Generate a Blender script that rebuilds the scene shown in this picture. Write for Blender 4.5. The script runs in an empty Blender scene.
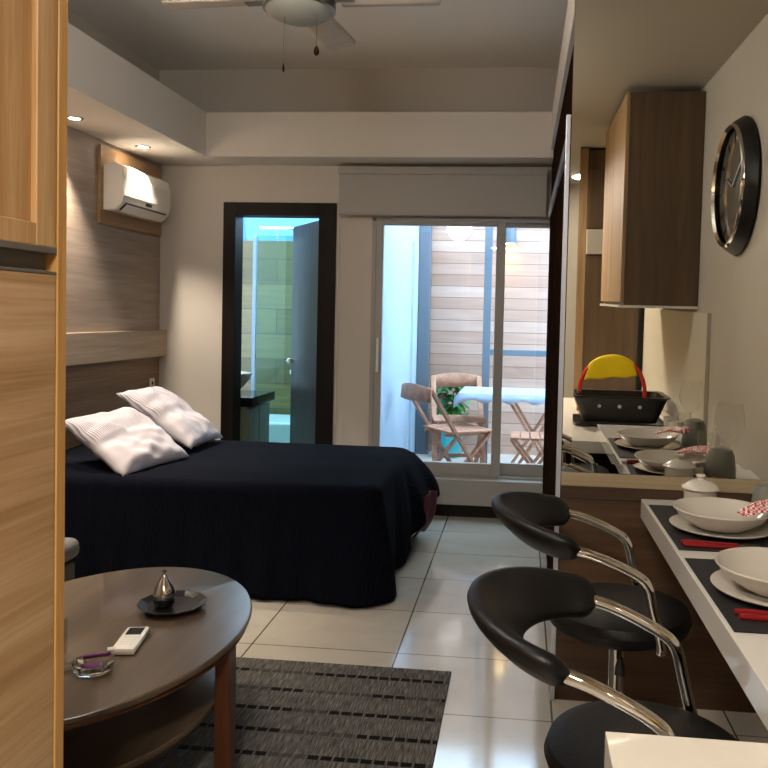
import bpy, bmesh, math, random
from mathutils import Vector, Matrix, noise
random.seed(7)
PI = math.pi
C = bpy.context.scene.collection
sc = bpy.context.scene

# ------------------------------------------------------------------ camera
# 37.5 mm lens on a 36 mm frame (800 px at 768), shifted: the photo is a crop
cam_d = bpy.data.cameras.new('camera'); cam = bpy.data.objects.new('camera', cam_d); C.objects.link(cam)
cam_d.sensor_fit = 'HORIZONTAL'; cam_d.sensor_width = 36; cam_d.lens = 37.5
cam_d.shift_x = (384-442)/768; cam_d.shift_y = (345-384)/768
v = Vector((80, 27, -800)).normalized()
u = Vector((559, 23700, 800)).normalized(); u = (u - v*u.dot(v)).normalized()
r = v.cross(u)
# rows of the world rotation = camera-space images of the world axes
R3 = Matrix((r, v, u))
cam.matrix_world = Matrix.Translation((0, 0, 1.38)) @ R3.to_4x4()
cam_d.clip_start = .02
sc.camera = cam

# ------------------------------------------------------------------ materials
def hx(s, k=1.0):
    s = s.lstrip('#'); o = []
    for i in (0, 2, 4):
        c = int(s[i:i+2], 16)/255
        o.append((c/12.92 if c <= .04045 else ((c+.055)/1.055)**2.4)*k)
    return (*o, 1)
def mat(name, col, rough=.5, metal=0, spec=.5, coat=0, bump=None):
    m = bpy.data.materials.new(name); m.use_nodes = True
    n = m.node_tree.nodes; l = m.node_tree.links; b = n['Principled BSDF']
    b.inputs['Base Color'].default_value = col if not isinstance(col, str) else hx(col)
    b.inputs['Roughness'].default_value = rough; b.inputs['Metallic'].default_value = metal
    b.inputs['Specular IOR Level'].default_value = spec
    if coat: b.inputs['Coat Weight'].default_value = coat; b.inputs['Coat Roughness'].default_value = .08
    # every surface gets a little procedural unevenness
    tc = n.new('ShaderNodeTexCoord'); tx = n.new('ShaderNodeTexNoise')
    sca, st = bump if bump else (60, .02)
    tx.inputs['Scale'].default_value = sca; tx.inputs['Detail'].default_value = 4
    l.new(tc.outputs['Object'], tx.inputs['Vector'])
    bp = n.new('ShaderNodeBump'); bp.inputs['Strength'].default_value = st; bp.inputs['Distance'].default_value = .01
    l.new(tx.outputs['Fac'], bp.inputs['Height']); l.new(bp.outputs['Normal'], b.inputs['Normal'])
    return m
def ramp(n, stops):
    r_ = n.new('ShaderNodeValToRGB'); e = r_.color_ramp.elements
    e[0].position, e[0].color = stops[0][0], hx(stops[0][1]) if isinstance(stops[0][1], str) else stops[0][1]
    e[1].position, e[1].color = stops[-1][0], hx(stops[-1][1]) if isinstance(stops[-1][1], str) else stops[-1][1]
    for p, c in stops[1:-1]:
        q = e.new(p); q.color = hx(c) if isinstance(c, str) else c
    return r_
def wood(name, c0, c1, c2, axis='Z', rough=.45, fine=22, bump=.08, spec=.4, bright=None):
    """wood grain running along one object axis"""
    m = mat(name, c1, rough, spec=spec); n = m.node_tree.nodes; l = m.node_tree.links; b = n['Principled BSDF']
    tc = [x for x in n if x.type == 'TEX_COORD'][0]; mp = n.new('ShaderNodeMapping')
    s = [fine, fine, fine]; s['XYZ'.index(axis)] = fine*.045
    mp.inputs['Scale'].default_value = s; l.new(tc.outputs['Object'], mp.inputs['Vector'])
    t = n.new('ShaderNodeTexNoise'); t.inputs['Scale'].default_value = 1; t.inputs['Detail'].default_value = 6
    t.inputs['Roughness'].default_value = .6; t.inputs['Distortion'].default_value = .6
    l.new(mp.outputs[0], t.inputs['Vector'])
    mp2 = n.new('ShaderNodeMapping'); s2 = [fine*9]*3; s2['XYZ'.index(axis)] = fine*.25
    mp2.inputs['Scale'].default_value = s2; l.new(tc.outputs['Object'], mp2.inputs['Vector'])
    t2 = n.new('ShaderNodeTexNoise'); t2.inputs['Scale'].default_value = 1; t2.inputs['Detail'].default_value = 2
    l.new(mp2.outputs[0], t2.inputs['Vector'])
    mx = n.new('ShaderNodeMath'); mx.operation = 'MULTIPLY_ADD'; mx.inputs[1].default_value = .35
    l.new(t2.outputs['Fac'], mx.inputs[0])
    sb = n.new('ShaderNodeMath'); sb.operation = 'MULTIPLY'; sb.inputs[1].default_value = .75
    l.new(t.outputs['Fac'], sb.inputs[0]); l.new(sb.outputs[0], mx.inputs[2])
    r_ = ramp(n, [(.36, c0), (.54, c1), (.72, c2)]); l.new(mx.outputs[0], r_.inputs['Fac'])
    l.new(r_.outputs['Color'], b.inputs['Base Color'])
    bp = [x for x in n if x.type == 'BUMP'][0]; bp.inputs['Strength'].default_value = bump
    l.new(mx.outputs[0], bp.inputs['Height'])
    return m
def thin_glass(name, tint=(.97, .99, 1, 1), fac=.08, rough=0.0, k=.75, pw_=2.2):
    m = bpy.data.materials.new(name); m.use_nodes = True
    n = m.node_tree.nodes; l = m.node_tree.links; n.clear()
    o = n.new('ShaderNodeOutputMaterial'); mx = n.new('ShaderNodeMixShader')
    t = n.new('ShaderNodeBsdfTransparent'); t.inputs['Color'].default_value = tint
    g = n.new('ShaderNodeBsdfGlossy'); g.inputs['Roughness'].default_value = rough
    lw = n.new('ShaderNodeLayerWeight'); lw.inputs['Blend'].default_value = .35
    ma = n.new('ShaderNodeMath'); ma.operation = 'MULTIPLY_ADD'; ma.inputs[1].default_value = k; ma.inputs[2].default_value = fac
    ma.use_clamp = True
    pw = n.new('ShaderNodeMath'); pw.operation = 'POWER'; pw.inputs[1].default_value = pw_
    l.new(lw.outputs['Facing'], pw.inputs[0]); l.new(pw.outputs[0], ma.inputs[0])
    l.new(ma.outputs[0], mx.inputs[0]); l.new(t.outputs[0], mx.inputs[1]); l.new(g.outputs[0], mx.inputs[2])
    l.new(mx.outputs[0], o.inputs['Surface'])
    return m
def emis(name, col, s):
    m = mat(name, '#ffffff'); b = m.node_tree.nodes['Principled BSDF']
    b.inputs['Emission Color'].default_value = col; b.inputs['Emission Strength'].default_value = s
    return m

M = {}
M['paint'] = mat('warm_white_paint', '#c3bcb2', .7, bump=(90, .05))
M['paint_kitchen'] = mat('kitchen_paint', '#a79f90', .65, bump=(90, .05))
M['ceil'] = mat('ceiling_paint', '#e8e4dd', .8)
M['soffit'] = mat('plasterboard_white', '#d6d0c6', .75)
M['white'] = mat('white_lacquer', '#d8d2c4', .22, coat=.3)
M['white_side'] = mat('white_worktop_edge', '#cfccc4', .12, coat=.6)
M['ac'] = mat('ac_plastic', '#e6e2da', .25, coat=.4)
M['alu'] = mat('brushed_aluminium', '#a8a8a6', .28, metal=1)
M['alu_dark'] = mat('matt_anodised_channel', '#66625a', .6, metal=.15, spec=.2)
M['frame'] = mat('grey_white_aluminium_frame', '#9d9b95', .45)
M['silver_profile'] = mat('satin_silver_profile', '#b4b8bf', .35, metal=.4)
M['chrome'] = mat('chrome', '#d9d6d0', .06, metal=1)
M['blackdoor'] = wood('espresso_wood', '#0c0806', '#120c09', '#19110c', 'Z', .5, spec=.2)
M['espresso'] = wood('espresso_veneer', '#1c120d', '#281a12', '#33231a', 'Z', .95, spec=.0)
M['oakv'] = wood('oak_vertical_grain', '#9b7446', '#b08a5a', '#c0a075', 'Z', .42, fine=26)
M['oakh'] = wood('oak_horizontal_grain', '#977550', '#b08f68', '#c2a682', 'Y', .42, fine=14)
M['oakedge'] = wood('oak_edge_band', '#a87c42', '#b98e50', '#c99f64', 'Z', .4)
M['clad'] = wood('greyed_oak_cladding', '#86776a', '#9c8c7e', '#ad9e90', 'Y', .5, fine=12)
M['clad2'] = wood('greyed_oak_ledge', '#94816c', '#a8947d', '#b8a68f', 'Y', .5, fine=12)
M['clad_low'] = wood('brown_oak_lower_panel', '#6e5643', '#84694f', '#967b61', 'Y', .5, fine=12)
M['panel'] = wood('brown_bar_panel', '#3a291b', '#483423', '#553f2b', 'X', .42, fine=10)
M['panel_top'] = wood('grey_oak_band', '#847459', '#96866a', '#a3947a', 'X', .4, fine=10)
M['cab_front'] = wood('light_oak_cabinet_front', '#7d6241', '#927550', '#a18660', 'Z', .6, fine=18)
M['cab_side'] = wood('taupe_oak_cabinet_side', '#4d3b29', '#574532', '#63503b', 'Z', .4, fine=16)
M['table'] = wood('brown_walnut_top', '#3f342a', '#4e4235', '#5c4e3f', 'Y', .28, fine=9, spec=.5)
M['tablebrown'] = wood('orange_brown_walnut', '#3c2213', '#4d2c19', '#5c3722', 'Z', .35, fine=18)
M['leather'] = mat('black_leather', '#050506', .42, spec=.32, bump=(180, .12))
M['blackplastic'] = mat('black_plastic', '#0b0b0c', .28)
M['rubber'] = mat('dark_rubber', '#101010', .6)
M['ceramic'] = mat('white_ceramic', '#bfb9ad', .15, coat=.4)
M['mat_dark'] = mat('dark_placemat', '#0e090b', .75, bump=(220, .3))
M['red_plastic'] = mat('red_plastic_handle', '#7f1519', .3)
M['red_hose'] = mat('red_rubber', '#d93020', .35)
M['yellow'] = mat('yellow_cloth', '#f2cf00', .85, bump=(150, .4))
M['steel'] = mat('stainless', '#b9b9b7', .2, metal=1)
M['glass'] = thin_glass('clear_pane', fac=.05)
m = mat('cut_crystal', '#ffffff', .02); m.node_tree.nodes['Principled BSDF'].inputs['Transmission Weight'].default_value = 1
M['crystal'] = m
M['glassware'] = thin_glass('clear_glassware', (.97, .98, .97, 1), fac=.035, k=1.6, pw_=4)
M['showerglass'] = thin_glass('green_shower_glass', (.72, .9, .86, 1), .05)
M['smoke'] = mat('grey_frosted_tumbler', '#6b6c62', .3, spec=.4)
M['acrylic'] = thin_glass('clear_acrylic', (.88, .88, .86, 1), .2, .05)
M['blind'] = mat('grey_blind_fabric', '#a7a49e', .8)
M['burgundy'] = mat('burgundy_lining', '#4a0d1c', .7)
M['greyfab'] = mat('grey_upholstery', '#5e5c59', .9, bump=(300, .4))
M['darkfab'] = mat('dark_grey_upholstery', '#3d3b3a', .9)
M['outblue'] = mat('blue_grey_steel', '#56646f', .5)
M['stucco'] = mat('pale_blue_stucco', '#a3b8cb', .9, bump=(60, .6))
M['patio_floor'] = mat('patio_tiles', '#b5aea6', .5)
M['teak'] = wood('teak_slats', '#8f5f47', '#a8765c', '#bd9077', 'X', .55, fine=18)
M['leaf'] = mat('green_leaf', '#1fa04a', .5)
M['leafd'] = mat('dark_green_leaf', '#12542c', .5)
M['pot'] = mat('turquoise_pot', '#3fb0b5', .4)
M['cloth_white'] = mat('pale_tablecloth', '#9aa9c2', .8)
M['black'] = mat('black_granite', '#0d0f10', .15)
M['vanity'] = wood('olive_grey_vanity', '#55604e', '#647059', '#717c66', 'Z', .45)
M['dial'] = mat('clock_dial', '#5b584e', .15, coat=.6)
M['clockblack'] = mat('clock_black_case', '#0c0d0d', .35)
M['lampon'] = emis('lit_downlight', (1, .86, .66, 1), 25)
M['fanglass'] = mat('frosted_glass_shade', '#8f8f86', .35)
M['fanblade'] = wood('pale_fan_blade', '#b9aea0', '#c5bbae', '#cfc6ba', 'X', .5)
M['nickel'] = mat('brushed_nickel', '#8a857b', .3, metal=1)
M['switch'] = mat('switch_plastic', '#d8d4ca', .4)
M['ornament'] = mat('polished_silver_glaze', '#cfcfd2', .1, metal=1)
M['screen'] = mat('dark_lcd', '#1c2023', .2)
M['lilac'] = mat('purple_wrapper', '#5d2358', .3)
M['tub'] = mat('white_enamel', '#dfeaf0', .2)
M['orange'] = mat('terracotta_print', '#a5502c', .7)

# mirror
m = mat('mirror_silver', '#e3e0d8', 0.0, metal=1); [m.node_tree.nodes.remove(x) for x in list(m.node_tree.nodes) if x.type in ('BUMP', 'TEX_NOISE', 'TEX_COORD')]
m.node_tree.nodes['Principled BSDF'].inputs['Base Color'].default_value = (.80, .80, .76, 1)
M['mirror'] = m

def floor_mat():
    m = mat('polished_beige_tiles', '#b3ab9e', .09, spec=.6); n = m.node_tree.nodes; l = m.node_tree.links; b = n['Principled BSDF']
    tc = [x for x in n if x.type == 'TEX_COORD'][0]; mp = n.new('ShaderNodeMapping')
    # joints at x = -1.08, -.47, .14 ... and y = 2.755, 3.21 ...
    mp.inputs['Location'].default_value = (1.08/.61, -2.72/.47, 0); mp.inputs['Scale'].default_value = (1/.61, 1/.47, 1)
    l.new(tc.outputs['Object'], mp.inputs['Vector'])
    br = n.new('ShaderNodeTexBrick'); br.offset = 0; br.squash = 1
    for k, val in (('Scale', 1), ('Mortar Size', .006), ('Mortar Smooth', .1), ('Bias', 0), ('Brick Width', 1), ('Row Height', 1)): br.inputs[k].default_value = val
    br.inputs['Color1'].default_value = hx('#b9b2a5'); br.inputs['Color2'].default_value = hx('#b2aa9c'); br.inputs['Mortar'].default_value = hx('#5a544b')
    l.new(mp.outputs[0], br.inputs['Vector'])
    t = n.new('ShaderNodeTexNoise'); t.inputs['Scale'].default_value = 3; t.inputs['Detail'].default_value = 6; t.inputs['Distortion'].default_value = 1.5
    l.new(tc.outputs['Object'], t.inputs['Vector'])
    r_ = ramp(n, [(.3, (.86, .86, .86, 1)), (.7, (1, 1, 1, 1))]); l.new(t.outputs['Fac'], r_.inputs['Fac'])
    mx = n.new('ShaderNodeMix'); mx.data_type = 'RGBA'; mx.blend_type = 'MULTIPLY'; mx.inputs[0].default_value = 1
    l.new(br.outputs['Color'], mx.inputs[6]); l.new(r_.outputs['Color'], mx.inputs[7]); l.new(mx.outputs[2], b.inputs['Base Color'])
    bp = [x for x in n if x.type == 'BUMP'][0]; bp.inputs['Strength'].default_value = .012
    return m
M['floor'] = floor_mat()

def bedspread_mat():
    m = mat('black_quilted_cotton', '#0e0f12', .95, spec=.06); n = m.node_tree.nodes; l = m.node_tree.links; b = n['Principled BSDF']
    tc = [x for x in n if x.type == 'TEX_COORD'][0]; mp = n.new('ShaderNodeMapping'); mp.inputs['Rotation'].default_value = (0, 0, .5)
    l.new(tc.outputs['Object'], mp.inputs['Vector'])
    w = n.new('ShaderNodeTexWave'); w.inputs['Scale'].default_value = 30; w.inputs['Distortion'].default_value = 1.5; w.inputs['Detail'].default_value = 1
    l.new(mp.outputs[0], w.inputs['Vector'])
    r_ = ramp(n, [(.1, '#050710'), (.9, '#0a0d16')]); l.new(w.outputs['Fac'], r_.inputs['Fac']); l.new(r_.outputs['Color'], b.inputs['Base Color'])
    bp = [x for x in n if x.type == 'BUMP'][0]; bp.inputs['Strength'].default_value = .4; bp.inputs['Distance'].default_value = .006
    l.new(w.outputs['Fac'], bp.inputs['Height'])
    return m
M['bedspread'] = bedspread_mat()

def pillow_mat():
    m = mat('grey_striped_pillowcase', '#d5d0d2', .85); n = m.node_tree.nodes; l = m.node_tree.links; b = n['Principled BSDF']
    tc = [x for x in n if x.type == 'TEX_COORD'][0]
    w = n.new('ShaderNodeTexWave'); w.bands_direction = 'Y'; w.inputs['Scale'].default_value = 34; w.inputs['Distortion'].default_value = .3
    w2 = n.new('ShaderNodeSeparateXYZ')
    l.new(tc.outputs['Object'], w.inputs['Vector']); l.new(tc.outputs['Object'], w2.inputs[0]); ad = n.new('ShaderNodeMath'); ad.operation = 'MULTIPLY_ADD'; ad.inputs[1].default_value = 4; ad.inputs[2].default_value = .5; l.new(w2.outputs['X'], ad.inputs[0])
    r1 = ramp(n, [(.35, '#66626a'), (.6, '#b3adb2')]); l.new(w.outputs['Fac'], r1.inputs['Fac'])
    r2 = ramp(n, [(.35, (.15, .15, .15, 1)), (.6, (1, 1, 1, 1))]); l.new(ad.outputs[0], r2.inputs['Fac'])
    mx = n.new('ShaderNodeMix'); mx.data_type = 'RGBA'; mx.inputs[7].default_value = hx('#b5afb4')
    l.new(r2.outputs['Color'], mx.inputs[0]); l.new(r1.outputs['Color'], mx.inputs[6]); l.new(mx.outputs[2], b.inputs['Base Color'])
    return m
M['pillow'] = pillow_mat()

def rug_mat():
    """flat weave: rows of dark dashes every 14 cm, streaky grey ground"""
    m = mat('grey_flatweave', '#56524d', .95, spec=.1); n = m.node_tree.nodes; l = m.node_tree.links; b = n['Principled BSDF']
    tc = [x for x in n if x.type == 'TEX_COORD'][0]; sx = n.new('ShaderNodeSeparateXYZ'); l.new(tc.outputs['Object'], sx.inputs[0])
    def mth(op, a, b_=None, c=None):
        q = n.new('ShaderNodeMath'); q.operation = op
        for i, s in enumerate((a, b_, c)):
            if s is None: continue
            if isinstance(s, (int, float)): q.inputs[i].default_value = s
            else: l.new(s, q.inputs[i])
        return q.outputs[0]
    fy = mth('FRACT', mth('ADD', mth('DIVIDE', sx.outputs['Y'], .1405), .5))
    rowm = mth('LESS_THAN', mth('ABSOLUTE', mth('SUBTRACT', fy, .5)), .085)
    row = mth('FLOOR', mth('ADD', mth('DIVIDE', sx.outputs['Y'], .1405), .5))
    px = mth('DIVIDE', sx.outputs['X'], .0415)
    dash = mth('LESS_THAN', mth('FRACT', px), .82)
    cell = mth('FLOOR', mth('DIVIDE', sx.outputs['X'], .0415*3))
    wn = n.new('ShaderNodeTexWhiteNoise'); wn.noise_dimensions = '2D'; cb = n.new('ShaderNodeCombineXYZ')
    l.new(cell, cb.inputs[0]); l.new(row, cb.inputs[1]); l.new(cb.outputs[0], wn.inputs['Vector'])
    on = mth('MULTIPLY_ADD', mth('GREATER_THAN', wn.outputs['Value'], .4), .55, .45)
    mask = mth('MULTIPLY', mth('MULTIPLY', rowm, dash), on)
    mp = n.new('ShaderNodeMapping'); mp.inputs['Scale'].default_value = (260, 16, 1); l.new(tc.outputs['Object'], mp.inputs['Vector'])
    t = n.new('ShaderNodeTexNoise'); t.inputs['Scale'].default_value = 1; t.inputs['Detail'].default_value = 3; l.new(mp.outputs[0], t.inputs['Vector'])
    r_ = ramp(n, [(.3, '#35332f'), (.5, '#524f4a'), (.72, '#78756e')]); l.new(t.outputs['Fac'], r_.inputs['Fac'])
    mx = n.new('ShaderNodeMix'); mx.data_type = 'RGBA'; l.new(mask, mx.inputs[0]); l.new(r_.outputs['Color'], mx.inputs[6]); mx.inputs[7].default_value = hx('#141312')
    l.new(mx.outputs[2], b.inputs['Base Color'])
    bp = [x for x in n if x.type == 'BUMP'][0]; bp.inputs['Strength'].default_value = .5; l.new(t.outputs['Fac'], bp.inputs['Height'])
    return m
M['rug'] = rug_mat()

def row_tiles(name, axis, h, w, cols, mortar, rough=.5, ms=.03, streak=(3, 30)):
    """horizontal boards/tiles on a wall in the XZ plane, each board its own tone with grain"""
    m = mat(name, cols[1], rough); n = m.node_tree.nodes; l = m.node_tree.links; b = n['Principled BSDF']
    tc = [x for x in n if x.type == 'TEX_COORD'][0]; sx = n.new('ShaderNodeSeparateXYZ'); l.new(tc.outputs['Object'], sx.inputs[0])
    cb = n.new('ShaderNodeCombineXYZ'); l.new(sx.outputs[axis], cb.inputs[0]); l.new(sx.outputs['Z'], cb.inputs[1])
    br = n.new('ShaderNodeTexBrick'); br.offset = .37
    for k, val in (('Scale', 1), ('Mortar Size', h*ms), ('Mortar Smooth', .1), ('Bias', 0), ('Brick Width', w), ('Row Height', h)): br.inputs[k].default_value = val
    br.inputs['Color1'].default_value = (0, 0, 0, 1); br.inputs['Color2'].default_value = (1, 1, 1, 1); br.inputs['Mortar'].default_value = (.5, .5, .5, 1)
    l.new(cb.outputs[0], br.inputs['Vector'])
    mp = n.new('ShaderNodeMapping'); mp.inputs['Scale'].default_value = (streak[0], streak[1], 1); l.new(cb.outputs[0], mp.inputs['Vector'])
    t = n.new('ShaderNodeTexNoise'); t.inputs['Scale'].default_value = 1; t.inputs['Detail'].default_value = 5; t.inputs['Distortion'].default_value = .5; l.new(mp.outputs[0], t.inputs['Vector'])
    ad = n.new('ShaderNodeMath'); ad.operation = 'MULTIPLY_ADD'; ad.inputs[1].default_value = .5
    l.new(br.outputs['Color'], ad.inputs[0]); hf = n.new('ShaderNodeMath'); hf.operation = 'MULTIPLY'; hf.inputs[1].default_value = .6
    l.new(t.outputs['Fac'], hf.inputs[0]); l.new(hf.outputs[0], ad.inputs[2])
    r_ = ramp(n, [(.15, cols[0]), (.5, cols[1]), (.85, cols[2])]); l.new(ad.outputs[0], r_.inputs['Fac'])
    mx = n.new('ShaderNodeMix'); mx.data_type = 'RGBA'; l.new(br.outputs['Fac'], mx.inputs[0]); l.new(r_.outputs['Color'], mx.inputs[6]); mx.inputs[7].default_value = hx(mortar)
    l.new(mx.outputs[2], b.inputs['Base Color'])
    return m
M['planks'] = row_tiles('weathered_planks', 'X', .112, 2.3, ('#9a7766', '#ae8b7a', '#bfa192'), '#6d5448', streak=(2, 26))
M['bathtile'] = row_tiles('olive_wood_look_tiles', 'X', .235, 9.0, ('#4a3d1d', '#615129', '#786840'), '#3b3a26', rough=.35, ms=.02, streak=(2, 30))
M['bathtile_side'] = row_tiles('olive_wood_look_tiles_side', 'Y', .235, .9, ('#4a3d1d', '#615129', '#786840'), '#3b3a26', rough=.35, ms=.02, streak=(2, 30))

def check_mat():
    m = mat('red_white_check', '#c05050', .85); n = m.node_tree.nodes; l = m.node_tree.links; b = n['Principled BSDF']
    tc = [x for x in n if x.type == 'TEX_COORD'][0]; ck = n.new('ShaderNodeTexChecker'); ck.inputs['Scale'].default_value = 130
    ck.inputs['Color1'].default_value = hx('#b02a2e'); ck.inputs['Color2'].default_value = hx('#e6dad4')
    l.new(tc.outputs['Object'], ck.inputs['Vector']); l.new(ck.outputs['Color'], b.inputs['Base Color'])
    return m
M['check'] = check_mat()

# ------------------------------------------------------------------ mesh helpers
def bmn(): return bmesh.new()
def box(bm, x0, x1, y0, y1, z0, z1, bev=0, seg=2):
    r_ = bmesh.ops.create_cube(bm, size=1)
    vs = r_['verts']
    for q in vs: q.co = Vector(((x0+x1)/2+q.co.x*(x1-x0), (y0+y1)/2+q.co.y*(y1-y0), (z0+z1)/2+q.co.z*(z1-z0)))
    if bev:
        es = list({e for q in vs for e in q.link_edges})
        bmesh.ops.bevel(bm, geom=es, offset=bev, segments=seg, affect='EDGES', profile=.5)
    return bm
def obox(bm, c, size, rot, bev=0):
    """box of size about c, rotated by a 3x3 matrix"""
    b2 = bmn(); box(b2, -size[0]/2, size[0]/2, -size[1]/2, size[1]/2, -size[2]/2, size[2]/2, bev)
    b2.transform(Matrix.Translation(c) @ rot.to_4x4()); me = bpy.data.meshes.new('tmp'); b2.to_mesh(me); bm.from_mesh(me); bpy.data.meshes.remove(me); b2.free()
    return bm
def bar(bm, p, q, w, t, up=(0, 0, 1), bev=.002):
    """rectangular bar from p to q, w across, t in the up direction"""
    p, q = Vector(p), Vector(q); d = (q-p); L = d.length; x = d.normalized()
    y = Vector(up).cross(x).normalized(); z = x.cross(y)
    return obox(bm, (p+q)/2, (L, w, t), Matrix((x, y, z)).transposed(), bev)
def tube(bm, pts, rad, seg=12, caps=True):
    pts = [Vector(p) for p in pts]; rings = []
    rads = rad if isinstance(rad, (list, tuple)) else [rad]*len(pts)
    t0 = (pts[1]-pts[0]).normalized(); n0 = t0.orthogonal().normalized()
    for i, p in enumerate(pts):
        t = ((pts[min(i+1, len(pts)-1)]-pts[max(i-1, 0)])).normalized()
        n0 = (n0-t*n0.dot(t)).normalized(); b0 = t.cross(n0)
        rings.append([bm.verts.new(p+(n0*math.cos(a)+b0*math.sin(a))*rads[i]) for a in [2*PI*k/seg for k in range(seg)]])
    for a, b in zip(rings, rings[1:]):
        for k in range(seg): bm.faces.new((a[k], a[(k+1) % seg], b[(k+1) % seg], b[k]))
    if caps: bm.faces.new(rings[0][::-1]); bm.faces.new(rings[-1])
    return bm
def smoothpath(pts, n=6):
    pts = [Vector(p) for p in pts]; P_ = [pts[0]*2-pts[1]]+pts+[pts[-1]*2-pts[-2]]; o = []
    for i in range(1, len(P_)-2):
        for k in range(n):
            t = k/n; a, b, c, d = P_[i-1:i+3]
            o.append(.5*((2*b)+(-a+c)*t+(2*a-5*b+4*c-d)*t*t+(-a+3*b-3*c+d)*t**3))
    return o+[pts[-1]]
def lathe(bm, prof, c=(0, 0, 0), seg=40, sx=1, sy=1, close=False):
    rings = []; c = Vector(c)
    for rr, z in prof:
        if rr < 1e-5: rings.append([bm.verts.new(c+Vector((0, 0, z)))])
        else: rings.append([bm.verts.new(c+Vector((rr*math.cos(2*PI*k/seg)*sx, rr*math.sin(2*PI*k/seg)*sy, z))) for k in range(seg)])
    for a, b in zip(rings, rings[1:]):
        for k in range(seg):
            k2 = (k+1) % seg
            if len(a) == 1 and len(b) == 1: continue
            if len(a) == 1: bm.faces.new((a[0], b[k], b[k2]))
            elif len(b) == 1: bm.faces.new((a[k], b[0], a[k2]))
            else: bm.faces.new((a[k], b[k], b[k2], a[k2]))
    return bm
def grid(bm, f, nu, nv):
    g = [[bm.verts.new(Vector(f(i/nu, j/nv))) for j in range(nv+1)] for i in range(nu+1)]
    for i in range(nu):
        for j in range(nv): bm.faces.new((g[i][j], g[i+1][j], g[i+1][j+1], g[i][j+1]))
    return bm
def prism(bm, poly, axis, a, b):
    """polygon (list of 2D) extruded along axis between a and b"""
    def P3(p, t):
        return Vector((t, p[0], p[1])) if axis == 'X' else Vector((p[0], t, p[1])) if axis == 'Y' else Vector((p[0], p[1], t))
    A = [bm.verts.new(P3(p, a)) for p in poly]; B = [bm.verts.new(P3(p, b)) for p in poly]
    bm.faces.new(A); bm.faces.new(B[::-1]); k = len(poly)
    for i in range(k): bm.faces.new((A[i], B[i], B[(i+1) % k], A[(i+1) % k]))
    return bm
def root_loc(o):
    while o.parent: o = o.parent
    return o.location
def obj(name, bm, m, parent=None, smooth=False, origin=None, label=None, solid=0, subsurf=0):
    bmesh.ops.recalc_face_normals(bm, faces=bm.faces)
    if parent is not None: off = Vector(root_loc(parent))
    elif origin is not None: off = Vector(origin)
    else:
        xs = [q.co for q in bm.verts]
        off = Vector(((min(p.x for p in xs)+max(p.x for p in xs))/2, (min(p.y for p in xs)+max(p.y for p in xs))/2, min(p.z for p in xs)))
        if name.startswith(('floor', 'rug')) : off = Vector((0, 0, 0))
    bmesh.ops.translate(bm, verts=bm.verts, vec=-off)
    me = bpy.data.meshes.new(name); bm.to_mesh(me); bm.free(); me.materials.append(M[m] if isinstance(m, str) else m)
    if smooth:
        for p in me.polygons: p.use_smooth = True
        if smooth != 'all':
            me.set_sharp_from_angle(angle=math.radians(35))
    o = bpy.data.objects.new(name, me); C.objects.link(o)
    if parent is None: o.location = off
    else: o.parent = parent
    if solid:
        s = o.modifiers.new('solid', 'SOLIDIFY'); s.thickness = solid; s.offset = 0
    if subsurf:
        s = o.modifiers.new('sub', 'SUBSURF'); s.levels = subsurf; s.render_levels = subsurf
    if label: o['label'] = label
    return o
def tag(o, label, cat, group=None, kind=None):
    o['label'] = label; o['category'] = cat
    if group: o['group'] = group
    if kind: o['kind'] = kind
    return o
def thing(name, label, cat, loc, group=None):
    o = bpy.data.objects.new(name, None); C.objects.link(o); o.location = loc; o.empty_display_size = .05
    return tag(o, label, cat, group)
def struct(name, bm, m, parent=None, smooth=False, label=None, cat=None):
    o = obj(name, bm, m, parent, smooth)
    if parent is None:
        o['kind'] = 'structure'
        if label: o['label'] = label
        if cat: o['category'] = cat
    return o
def dup(rt, loc, label, group=None):
    r_ = rt.copy(); C.objects.link(r_); r_.location = loc; r_['label'] = label
    if group: r_['group'] = group
    for ch in list(rt.children):
        c = ch.copy(); C.objects.link(c); c.parent = r_
        for g in list(ch.children):
            d = g.copy(); C.objects.link(d); d.parent = c
    return r_

XL, XR, YB, YN = -2.61, .955, 5.52, -2.6     # room: left wall, right wall, back wall, wall behind the camera
YM = 2.885                                  # the end wall with the mirror
XW = .172                                   # living-side face of the fitted wardrobes
ZS = 2.41                                   # underside of the soffits

# ------------------------------------------------------------------ the setting
b = bmn(); box(b, XL-.1, XR+.1, YN-.1, YB+.1, -.08, 0)
struct('floor', b, 'floor', label='polished beige stone tiled floor with thin dark joints', cat='floor')
b = bmn(); box(b, XL-.1, XR+.1, YN-.1, YB+.12, 3.08, 3.18)
struct('ceiling', b, 'ceil', label='white tray ceiling above the fan', cat='ceiling')
b = bmn(); box(b, XL-.1, XL, YN, YB+.12, 0, 3.08)
struct('wall_left', b, 'paint', label='left wall behind the headboard cladding', cat='wall')
b = bmn(); box(b, XR, XR+.1, YN, YB+.12, 0, 3.08)
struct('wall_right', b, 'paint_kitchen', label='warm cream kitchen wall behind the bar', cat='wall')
b = bmn(); box(b, XL-.1, XR+.1, YN-.1, YN, 0, 3.08)
struct('wall_rear', b, 'paint_kitchen', label='wall behind the camera', cat='wall')
# back wall with the bathroom opening (x -2.03..-1.43, z..2.06) and the glazed opening (x -1.05..XW, z .26..2.06)
b = bmn(); T = .13
box(b, XL, -2.06, YB, YB+T, 0, 3.08); box(b, -2.06, -1.40, YB, YB+T, 2.09, 3.08); box(b, -1.40, -1.05, YB, YB+T, 0, 3.08)
box(b, -1.05, XR, YB, YB+T, 2.05, 3.08); box(b, XW+.10, XR, YB, YB+T, 0, 2.05); box(b, XW+.02, XW+.10, YB, YB+T, 0, .262)
struct('wall_back', b, 'paint', label='beige back wall with the bathroom door and the glass door', cat='wall')
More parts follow.
